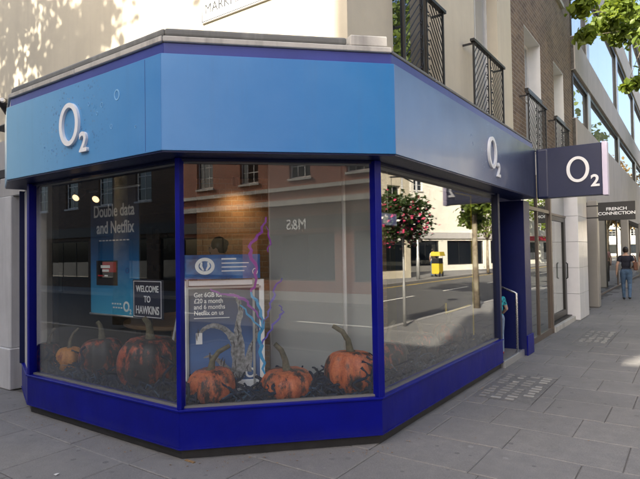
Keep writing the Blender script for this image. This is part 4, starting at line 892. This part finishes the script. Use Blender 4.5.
# ================================================================== PEOPLE
def vox(mb, size):
    me = mb.mesh('raw'); o = bpy.data.objects.new('raw', me); col.objects.link(o)
    r = o.modifiers.new('r', 'REMESH'); r.mode = 'VOXEL'; r.voxel_size = size; r.use_smooth_shade = True
    s_ = o.modifiers.new('s', 'SMOOTH'); s_.factor = .5; s_.iterations = 4
    dg = bpy.context.evaluated_depsgraph_get(); dg.update(); out = bpy.data.meshes.new_from_object(o.evaluated_get(dg)); bpy.data.objects.remove(o); return out
def person(label, loc, rz, H, top, legs, shoe, hair, J, sleeves='short', group=None, hairlong=False, size=.013, child=False, trouser_z=.98):
    """J: joint positions for a 1.7 m figure (x right, y forward, z up), symmetric defaults overridden by the pose"""
    t = thing('person', label, 'person', loc, rz, group); s = H/1.7
    D = dict(pel=(0, 0, .95), spi=(0, .0, 1.15), che=(0, .0, 1.34), nek=(0, .0, 1.48), hed=(0, .015, 1.60), shl=(-.152, 0, 1.40), shr=(.152, 0, 1.40), ell=(-.225, -.03, 1.14), elr=(.225, -.03, 1.14), wrl=(-.24, .05, .90), wrr=(.24, .05, .90),
             hil=(-.085, 0, .90), hir=(.085, 0, .90), knl=(-.095, .03, .50), knr=(.095, .03, .50), anl=(-.1, -.02, .085), anr=(.1, -.02, .085)); D.update(J)
    V = {k: Vector(v) for k, v in D.items()}; mb = MB()
    def seg(a, b, ra, rb): mb.ell(a, (ra,)*3, 10, 7); mb.tube([a, (a+b)/2, b], [ra, (ra+rb)/2*1.03, rb], 10); mb.ell(b, (rb,)*3, 10, 7)
    mb.ell(V['pel'], (.165, .115, .13)); mb.ell(V['spi'], (.14, .10, .16)); mb.ell(V['che']-Vector((0, 0, .02)), (.165, .11, .17)); mb.ell((V['shl']+V['shr'])/2-Vector((0, 0, .03)), (.17, .08, .07))
    seg(V['nek']-Vector((0, 0, .06)), V['nek']+Vector((0, .01, .06)), .055, .05)
    h = V['hed']; mb.ell(h, (.075, .095, .115)); mb.ell(h+Vector((0, .055, -.06)), (.045, .04, .045)); mb.ell(h+Vector((0, .098, -.02)), (.013, .02, .024), 8, 6)
    for q in (-1, 1): mb.ell(h+Vector((q*.078, -.005, -.015)), (.012, .02, .03), 8, 6)
    for c, q in (('l', -1), ('r', 1)):
        seg(V['sh'+c], V['el'+c], .058, .043); seg(V['el'+c], V['wr'+c], .043, .029)
        d = (V['wr'+c]-V['el'+c]).normalized(); hp = V['wr'+c]+d*.055; mb.ell(hp, (.024, .038, .05)); sd_ = Vector((0, 1, 0))-d*d.y; sd_ = sd_.normalized() if sd_.length > .1 else Vector((1, 0, 0))
        for i, (o_, l_) in enumerate(((-.028, .06), (-.010, .075), (.010, .08), (.028, .07))):
            b0 = hp+d*.035+sd_*o_; mb.tube([b0, b0+d*l_*.55, b0+d*l_+Vector((-q*.015, 0, 0))], [.0105, .010, .008], 6)
        b0 = hp+sd_*.03; mb.tube([b0-d*.02, b0+sd_*.03+d*.02, b0+sd_*.035+d*.05], [.012, .011, .009], 6)
        seg(V['hi'+c], V['kn'+c], .098, .066); seg(V['kn'+c], V['an'+c], .066, .046); mb.ell(V['kn'+c]*.62+V['an'+c]*.38+Vector((0, -.02, 0)), (.055, .06, .10))
        an = V['an'+c]; fd = Vector(D.get('ft'+c, (0, 1, 0))).normalized(); mb.ell(an+fd*.055-Vector((0, 0, .042)), (.046, .12, .04), 12, 8); mb.ell(an-Vector((0, 0, .03)), (.045, .055, .055), 10, 7)
    me = vox(mb, size)
    for mname in ('skin', top, legs, shoe): me.materials.append(MATS[mname])
    arms = [(V['sh'+c], V['el'+c], V['wr'+c]) for c in 'lr']; legsj = [(V['hi'+c], V['kn'+c], V['an'+c]) for c in 'lr']
    def dseg(p, a, b):
        ab = b-a; t_ = max(0, min(1, (p-a).dot(ab)/ab.length_squared)); return (p-(a+ab*t_)).length, t_
    for f in me.polygons:
        p = Vector(f.center); cand = [(dseg(p, V['nek']+Vector((0, 0, .05)), h+Vector((0, 0, .1)))[0]-.05, 0)]
        cand.append((dseg(p, V['che']+Vector((0, 0, .06)), V['spi']-Vector((0, 0, .10)))[0]-.13, 1)); cand.append(((p-V['pel']).length-.13, 2))
        for a, b, c in arms:
            d0, t0 = dseg(p, a, b); cand.append((d0-.05, 1 if (sleeves == 'long' or t0 < .62) else 0)); cand.append((dseg(p, b, c+(c-b)*.6)[0]-.035, 0 if sleeves != 'long' or dseg(p, b, c)[1] > .96 else 1))
        for a, b, c in legsj:
            cand.append((dseg(p, a, b)[0]-.08, 2)); cand.append((dseg(p, b, c)[0]-.05, 2)); cand.append((dseg(p, c-Vector((0, 0, .035)), c+Vector((0, .1, -.045)))[0]-.05, 3))
        f.material_index = min(cand)[1]; f.use_smooth = True
        if (p-V['nek']).length < .115 and p.z > V['nek'].z-.045-.25*abs(p.x)*0: f.material_index = 0
    me.transform(Matrix.Scale(s, 4)); o = bpy.data.objects.new('body', me); col.objects.link(o); o.parent = t
    hm = MB(); hm.ell(h+Vector((0, -.016, .022)), (.086, .098, .108), 20, 12)
    hm.v = [(x, y, max(z, h.z-.045) if y > h.y+.03 else max(z, h.z-.09)) for x, y, z in hm.v]; hm.v = [(x, min(y, h.y+.072) if z < h.z+.055 else y, z) for x, y, z in hm.v]
    if hairlong: hm.ell(h+Vector((0, -.06, -.06)), (.075, .05, .11), 14, 9)
    else: hm.ell(h+Vector((0, -.085, .05)), (.045, .04, .045), 12, 8)
    hme = hm.mesh('hair'); hme.transform(Matrix.Scale(s, 4)); put(hme, 'hair', hair, t, True)
    em = MB()
    for q in (-1, 1): em.ell(h+Vector((q*.03, .086, .004)), (.012, .006, .008), 8, 6)
    eme = em.mesh('eyes'); eme.transform(Matrix.Scale(s, 4)); put(eme, 'eyes', 'black', t, True)
    return t
wq = fx(627, 300, 'z', 0)
walk = dict(knl=(-.085, .12, .51), anl=(-.075, .10, .095), knr=(.09, .04, .50), anr=(.08, -.20, .13), ell=(-.25, -.06, 1.14), wrl=(-.27, -.02, .90), elr=(.25, -.10, 1.16), wrr=(.20, .10, 1.08))
person('woman in navy top and blue jeans walking away along the pavement', (wq.x, wq.y, 0), R_(6), 1.62, 'cloth_navy', 'denim', 'shoe_black', 'hair_dark', walk)
hb = thing('handbag', 'brown shoulder bag carried at the walking woman\'s right side', 'handbag', (wq.x+.27, wq.y-.02, .92)); bm_ = MB().box(-.06, .06, -.17, .17, 0, .26).mesh('pouch'); put(bm_, 'pouch', 'leather_brown', hb, bevel=.03, seg=3)
put(MB().tube([(0, -.12, .25), (-.03, -.09, .42), (-.10, -.02, .50), (-.03, .07, .42), (0, .12, .25)], .011, 6).mesh('strap'), 'strap', 'leather_brown', hb, True)
person('person in pinkish top and dark trousers walking far down the pavement', (.30, 24.6, 0), R_(184), 1.7, 'cloth_pink', 'cloth_grey', 'shoe_black', 'hair_dark', dict(knl=(-.09, .09, .5), anl=(-.09, .12, .09), anr=(.09, -.14, .11)), size=.02)
person('person in dark clothes walking beyond the woman with the bag', (.62, 20.4, 0), R_(170), 1.72, 'cloth_grey', 'cloth_navy', 'shoe_black', 'hair_dark', dict(knr=(.09, .09, .5), anr=(.09, .12, .09), anl=(-.09, -.14, .11)), size=.02)
person('person in white shirt on the opposite pavement', (11.2, 27.5, 0), R_(20), 1.75, 'cloth_white', 'denim', 'shoe_black', 'hair_dark', dict(knl=(-.09, .09, .5), anl=(-.09, .12, .09)), size=.022)
mq_ = fx(219, 236, 'c', -2.75); person('shop assistant in dark clothes standing inside near the brick wall', (mq_.x, mq_.y, .04), R_(120), 1.74, 'black', 'black', 'shoe_black', 'hair_dark', {}, 'long', size=.02)
# a small child standing on the shop step, mostly hidden by the window corner
person('small child in teal patterned top, pale jeans and red shoes on the shop step', (-.215, 3.92, .086), R_(35), .98, 'cloth_teal', 'jeans_pale', 'shoe_red', 'hair_dark', dict(ell=(-.24, .02, 1.14), elr=(.24, .02, 1.14), wrl=(-.2, .2, 1.0), wrr=(.2, .2, 1.0), spi=(0, -.02, 1.15), pel=(0, -.03, .93)), size=.013)

# ================================================================== TREES AND FLOWERS
def leaf_cloud(centers, radii, n, size, seed, flat_=.75):
    g = np.random.default_rng(seed); centers = np.array(centers, float); radii = np.array(radii, float)
    wts = radii**2; idx = g.choice(len(centers), n, p=wts/wts.sum())
    d = g.normal(size=(n, 3)); d /= np.linalg.norm(d, axis=1)[:, None]; rr = g.random(n)**.5*(1+.45*g.exponential(.45, n))
    P = centers[idx]+d*(rr*radii[idx])[:, None]*np.array([1, 1, flat_])
    nrm = g.normal(size=(n, 3))+np.array([0, 0, .9])+d*.6; nrm /= np.linalg.norm(nrm, axis=1)[:, None]
    a = np.cross(nrm, g.normal(size=(n, 3))); a /= np.linalg.norm(a, axis=1)[:, None]; b = np.cross(nrm, a)
    s = size*(.6+.8*g.random(n))[:, None]
    shp = [(-.5, 0, 0), (-.12, .36, .10), (.22, .30, .08), (.55, 0, -.08), (.22, -.30, .08), (-.12, -.36, .10)]
    V = np.stack([P+a*s*x+b*s*y+nrm*s*z for x, y, z in shp], 1).reshape(-1, 3)
    F_ = np.array([[0, 3, 2, 1], [0, 5, 4, 3]])[None]+6*np.arange(n)[:, None, None]; F_ = F_.reshape(-1, 4)
    me = bpy.data.meshes.new('leaves'); me.vertices.add(len(V)); me.vertices.foreach_set('co', V.ravel()); me.loops.add(F_.size); me.loops.foreach_set('vertex_index', F_.ravel().astype(np.int32))
    me.polygons.add(len(F_)); me.polygons.foreach_set('loop_start', np.arange(0, F_.size, 4, dtype=np.int32)); me.update(calc_edges=True); return me
def tree(label, base, H, crown, rad, n, leaf, mat, seed, extra=(), trunk=.16, group='street trees', nex=500):
    g = random.Random(seed); t = thing('street_tree', label, 'tree', base, 0, group); cx, cy, cz = crown
    cs, rs_ = [], []
    for _ in range(46):
        while True:
            p = Vector((g.uniform(-1, 1), g.uniform(-1, 1), g.uniform(-1, 1)))
            if .25 < p.length < 1: break
        cs.append((cx+p.x*rad[0], cy+p.y*rad[1], cz+p.z*rad[2])); rs_.append(g.uniform(.16, .34)*min(rad)*1.25)
    for e in extra: cs.append(e[:3]); rs_.append(e[3])
    me = leaf_cloud([(Vector(c)-Vector(base)) for c in cs], rs_, n, leaf, seed); put(me, 'crown', mat, t)
    if extra: put(leaf_cloud([(Vector(e[:3])-Vector(base)) for e in extra], [e[3] for e in extra], nex, leaf*.9, seed+1), 'leafy_branch', mat, t)
    fork = Vector((base[0], base[1], base[2]+H)); mb = MB(); mb.tube([base, Vector(base)+Vector((.03, .02, H*.5)), fork, fork+Vector((.05, -.04, 1.0))], [trunk*1.25, trunk, trunk*.85, trunk*.6], 12)
    mb.build('trunk', 'bark', t, True); lm = MB()
    for i, c in enumerate(cs):
        if i >= 50:
            c = Vector(c); e0 = Vector(extra[-3][:3]); lm.tube([e0, e0.lerp(c, .5)+Vector((0, 0, .06)), c], [.014, .010, .005], 6)
            if i == 50: lm.tube([fork+Vector((0, 0, .3)), fork.lerp(e0, .5)+Vector((0, 0, .5)), e0], [.05, .03, .014], 6)
        elif i % 3 == 0 or i >= 46:
            c = Vector(c); m1 = fork.lerp(c, .45)+Vector((g.uniform(-.2, .2), g.uniform(-.2, .2), .25)); lm.tube([fork+Vector((0, 0, -.1)), m1, c], [trunk*.5, trunk*.2, .008], 6)
    lm.build('limbs', 'bark', t, True); return t
q1 = fx(606, 22, 'x', .55); q2 = fx(622, 34, 'x', .75); q3 = fx(637, 18, 'x', .95); q4 = fx(588, 36, 'x', .45); q5 = fx(636, 84, 'x', 1.0); q6 = fx(582, 6, 'x', .40); q7 = fx(618, 6, 'x', .75); q8 = fx(650, 30, 'x', 1.15); q9 = fx(650, 72, 'x', 1.15); q10 = fx(626, 88, 'x', .9)
ex = [(2.6, 10.5, 2.9, .38), (2.9, 11.0, 2.5, .34), (2.5, 10.9, 3.4, .4), (2.85, 10.4, 3.3, .3), (*q1, .34), (*q2, .38), (*q3, .42), (*q4, .20), (*q5, .20), (*q6, .24), (*q7, .36), (*q8, .4), (*q9, .3), (*q10, .14)]
tree('plane tree at the near kerb with a leafy branch over the pavement', (2.72, 10.7, 0), 3.3, (3.3, 10.4, 7.6), (1.9, 2.2, 2.2), 7000, .17, 'leaf_green', 5, ex, .075, nex=3200)
tree('plane tree in the side street casting dappled shade on the cream wall', (-9.0, -5.9, 0), 3.6, (-7.85, -6.0, 8.5), (2.7, 2.2, 2.2), 6500, .17, 'leaf_green', 8, [(-6.1, -6, 7.6, .45), (-5.6, -6, 8.4, .3), (-5.9, -6.1, 9.2, .4)], .17)
for i, (x, y, h, mat) in enumerate(((3.3, 27, 3.2, 'leaf_green'), (3.4, 52, 3.4, 'leaf_autumn'), (3.4, 66, 3.4, 'leaf_autumn'), (9.8, 34, 2.4, 'leaf_green'), (9.9, 56, 3.2, 'leaf_green'), (9.9, 82, 3.2, 'leaf_autumn'), (3.4, 92, 3.4, 'leaf_autumn'))):
    small = i == 3
    tree(('green street tree beside the near kerb beyond the office', 'golden autumn tree beside the near kerb further on', 'second golden autumn tree at the near kerb', 'small young tree on the opposite pavement', 'green tree on the opposite pavement further on', 'golden tree far along the opposite pavement', 'farthest golden tree at the near kerb')[i], (x, y, 0), h, (x, y, h+(1.9 if small else 3.6)), (1.2, 1.2, 1.6) if small else (2.6, 2.8, 2.9), 1500 if small else 2600, .16 if small else .30, mat, 20+i, (), .09 if small else .17)
# lamp column with hanging flower baskets beside the near kerb
lc = thing('lamp_column', 'black lamp column by the near kerb', 'lamp post', (2.85, 6.45, 0)); lx, ly = 2.85, 6.45
MB().tube([(lx, ly, 0), (lx, ly, .9), (lx, ly, .95), (lx, ly, 5.2)], [.035, .033, .02, .018], 12).build('column', 'lamp_grey', lc, True); MB().tube([(lx, ly-.55, 3.15), (lx, ly, 3.22), (lx, ly+.55, 3.15)], .015, 8).build('cross_arm', 'lamp_black', lc); MB().lathe([(.03, 0), (.16, .1), (.19, .35), (.05, .5), (.01, .55)], (lx, ly, 5.2), 14).build('lantern', 'lamp_black', lc)
for i, s_ in enumerate((-1, 1)):
    bx, byy = lx, ly+s_*.50; t = thing('hanging_basket', ('hanging basket of pink and white flowers on the lamp column, nearer the corner', 'hanging basket of pink and white flowers on the lamp column, farther from the corner')[i], 'flower basket', (bx, byy, 1.7), group='hanging flower baskets')
    MB().lathe([(.05, 0), (.2, .06), (.28, .25)], (bx, byy, 2.1), 16).build('bowl', 'vine_dark', t); MB().tube([(bx, byy, 2.35), (bx, byy, 3.16)], .006, 5).build('chain', 'lamp_black', t)
    put(leaf_cloud([(0, 0, .75), (0, .1, .45), (.05, -.1, .3), (-.1, 0, .95)], [.42, .36, .28, .28], 900, .085, 60+i), 'foliage', 'leaf_dark', t); put(leaf_cloud([(0, 0, .7), (0, .1, .4), (.05, -.1, .3)], [.46, .40, .3], 260, .06, 70+i), 'pink_flowers', 'petal_pink', t); put(leaf_cloud([(0, 0, .65), (0, .1, .35)], [.46, .4], 90, .06, 80+i), 'white_flowers', 'petal_white', t)

# ================================================================== ACROSS THE STREET (seen mirrored in the shop windows)
def block(name, label, org, d, W, H, mat, rows, ncol, frame='window_white', shopf=None, depth=9, ww=1.1, ground=3.2, roofc='lead', pane='dark_pane', cat='building', nu=2, nz=3):
    fr = F(org, d); b = Vector(fr.p(W/2, -depth/2, 0)); t = thing(name, label, cat, b); holes = []
    pitch = W/ncol
    for (z0, z1) in rows:
        for i in range(ncol): c = pitch*(i+.5); holes.append((c-ww/2, c+ww/2, z0, z1))
    gh = []
    if shopf:
        ns_ = max(1, int(W//4.5))
        for i in range(ns_): gh.append((W*i/ns_+.45, W*(i+1)/ns_-.45, .45, 2.45))
    wall_with_holes(fr, 0, W, 0, H, holes+gh, .3).build('front_wall', mat, t)
    m = MB(); fr.box(m, 0, W, -depth, -.302, 0, H-.3); m.build('rear_block', mat, t)
    m = MB(); fr.box(m, -.05, W+.05, -.28, .16, H, H+.16); m.build('cornice', 'stone_coping', t)
    for h in holes: window(fr, h, t, .12, frame, pane, nu, nz, .07, 'stone_coping')
    for h in gh:
        window(fr, h, t, .10, 'dark_metal', 'street_glass', 3, 1, .08, None, 'shop_window')
    if shopf:
        m = MB(); fr.box(m, .1, W-.1, .002, .10, 2.62, 3.12); m.build('shop_fascia', shopf, t)
    return t, fr
XA = 13.6
ms, mf = block('red_brick_store', 'red brick store with M&S fascia across the main street', (XA, -4.0), (0, -1), 20, 11, 'brick_red', ((4.75, 6.3), (7.7, 9.2)), 7, shopf='sign_black', nu=3, nz=3)
m = MB(); mf.box(m, 0, 20, .0, .24, 3.62, 3.84); m.build('canopy_ledge', 'stone_coping', ms)
m = MB(); mf.box(m, 0, 20, .002, .10, 4.25, 4.40); m.build('string_course', 'stone_coping', ms)
text('sign_lettering', 'M&S', mf.p(6.75, .103, 2.60), (0, -1, 0), .62, 'white_letter', ms, .01, .006, sx=.92)
yaw = R_(11); dv_ = (-math.sin(yaw)*-1*-1, -math.cos(yaw))
block('beige_shop_house', 'beige rendered house with shops across the main street', (XA-1.6, 26.0), (.32, -1), 13.5, 8.2, 'stucco_cream', ((4.0, 5.6),), 5, shopf='stucco_grey')
block('cream_house', 'tall cream rendered house across the main street', (XA-1.9, 12.3), (.10, -1), 16.0, 9.5, 'stucco_white', ((4.0, 5.5), (6.6, 8.0)), 6, shopf='shop_navy')
block('white_terrace', 'long white rendered terrace with grey shop band across the street', (XA-3.2, 47.0), (.42, -1), 21.0, 9.5, 'stucco_white', ((4.0, 5.4), (6.4, 7.8)), 4, shopf='stucco_grey', ww=.95)
block('white_corner_house', 'white house with wide shop window farther along across the street', (XA-2.6, 66.0), (.25, -1), 18.5, 10, 'stucco_white', ((4.2, 5.6), (6.8, 8.2)), 5, shopf='print_red')
block('far_cream_terrace', 'far cream terrace at the end of the opposite row', (XA-1.2, 110.0), (.05, -1), 43, 10.5, 'stucco_cream', ((4.2, 5.6), (6.8, 8.2)), 9, shopf='stucco_grey', ww=1.4)
block('added_end_terrace', 'added cream terrace across the far road, mirrored sunlit in the office glass', (1.0, 128.0), (1, 0), 46, 12, 'stucco_white', ((4.2, 5.8), (7.2, 8.8)), 11, shopf='stucco_grey', ww=1.5)  # added facing the sun so the office glass mirrors bright walls
sb_, sf_ = block('south_brick_block', 'brown brick block with an added shading stack across the side street', (1.0, -14.0), (-1, 0), 34, 13.05, 'brick_dark', ((4.2, 6.0), (7.4, 9.0), (10.2, 11.6)), 11, shopf='sign_black', depth=12, ww=1.2)
MB().box(-4.10, -3.62, -15.2, -14.3, 12.9, 17.2).build('shading_stack', 'brick_brown', sb_)  # unseen stack, added and sized to set the shadow edge on the pavement
for x in (-3.86,): MB().lathe([(.13, 0), (.11, .5), (.13, .52)], (x, -14.75, 17.2), 12).build('shading_stack_pot', 'brick_red', sb_)
# lamp post and yellow van on the far side
q = (9.95, 24.0); lp2 = thing('lamp_post', 'pale grey lamp post on the opposite pavement', 'lamp post', (10.6, 24.0, 0)); MB().tube([(10.6, 24, 0), (10.6, 24, 1.2), (10.6, 24, 1.25), (10.6, 24, 7.5)], [.10, .10, .075, .055], 12).build('column', 'lamp_grey', lp2, True); MB().tube([(10.6, 24, 7.45), (9.9, 24, 7.75), (9.2, 24, 7.8)], [.04, .035, .03], 8).build('arm', 'lamp_grey', lp2, True); MB().box(8.7, 9.25, 23.87, 24.13, 7.75, 7.87).build('lamp_head', 'lamp_grey', lp2, bevel=.03)
kq = fx(439, 268, 'x', -10.95); kx, ky = 10.95, kq.y
nk = thing('news_cart', 'small yellow and black news cart on the opposite pavement', 'kiosk', (kx, ky, 0))
MB().box(kx-.40, kx+.40, ky-.55, ky+.55, .22, 1.05).build('body', 'van_yellow', nk, bevel=.03); MB().box(kx-.42, kx+.42, ky-.57, ky+.57, 1.052, 1.10).build('counter', 'black', nk)
for a in (-1, 1):
    for b in (-1, 1): MB().tube([(kx+a*.36, ky+b*.5, 1.10), (kx+a*.36, ky+b*.5, 1.62)], .02, 8).build('post', 'black', nk)
    MB().tube([(kx-.42, ky+a*.38, .20), (kx-.36, ky+a*.38, .20)], .19, 16).build('wheel', 'tyre', nk)
MB().box(kx-.40, kx+.36, ky-.5, ky+.5, 1.105, 1.45).build('stock', 'print_black', nk); MB().hexa([(kx-.6, ky-.68, 1.62), (kx+.5, ky-.68, 1.62), (kx+.5, ky+.68, 1.62), (kx-.6, ky+.68, 1.62), (kx-.5, ky-.6, 1.95), (kx+.4, ky-.6, 1.95), (kx+.4, ky+.6, 1.95), (kx-.5, ky+.6, 1.95)]).build('canopy', 'van_yellow', nk, bevel=.02)

nk.scale = (.62, .62, .80)
# ================================================================== litter
lt = MB(); g = random.Random(9)
def crumb(x, y, s): 
    a = g.uniform(0, 6.28); c, d = math.cos(a), math.sin(a); h = .004+s*.15
    lt.add([(x+(u*c-v*d)*s, y+(u*d+v*c)*s, z) for u, v, z in ((-1, 0, .003), (0, -.5, h), (1, 0, .003), (0, .5, h*.6), (0, 0, .002))], [(0, 1, 2, 3), (4, 1, 0), (4, 2, 1), (4, 3, 2), (4, 0, 3)])
for i in range(1, 4):
    o_ = offs(PL, .05); a, b = Vector(o_[i]), Vector(o_[i+1]); nn = Vector(((b-a).y, -(b-a).x)).normalized()
    for _ in range(45): p = a+(b-a)*g.random()+nn*abs(g.gauss(0, .10)); crumb(p.x, p.y, g.uniform(.004, .014))
for _ in range(60): crumb(g.uniform(-3.5, 2), g.uniform(-2.3, 3.5), g.uniform(.004, .012)) if True else None
lt.v = [(x, y, z) for x, y, z in lt.v]
tag(lt.build('leaf_litter', 'litter_brown'), 'dry leaf crumbs and dust scattered on the paving', 'litter', kind='stuff')
pb = fx(56, 474.5, 'z', 0); t = thing('paper_scrap', 'tiny scrap of white paper on the paving at lower left', 'litter', (pb.x, pb.y, 0)); MB().add([(pb.x-.02, pb.y-.008, .001), (pb.x+.02, pb.y-.012, .004), (pb.x+.025, pb.y+.012, .012), (pb.x-.015, pb.y+.014, .002)], [(0, 1, 2, 3)]).build('scrap', 'cloth_white', t)
pb = fx(190, 461.5, 'z', 0); t = thing('cardboard_scrap', 'small brown cardboard scrap at the foot of the corner post', 'litter', (pb.x, pb.y, 0)); MB().box(pb.x-.05, pb.x+.05, pb.y-.012, pb.y+.012, .001, .006).build('scrap', 'litter_brown', t)
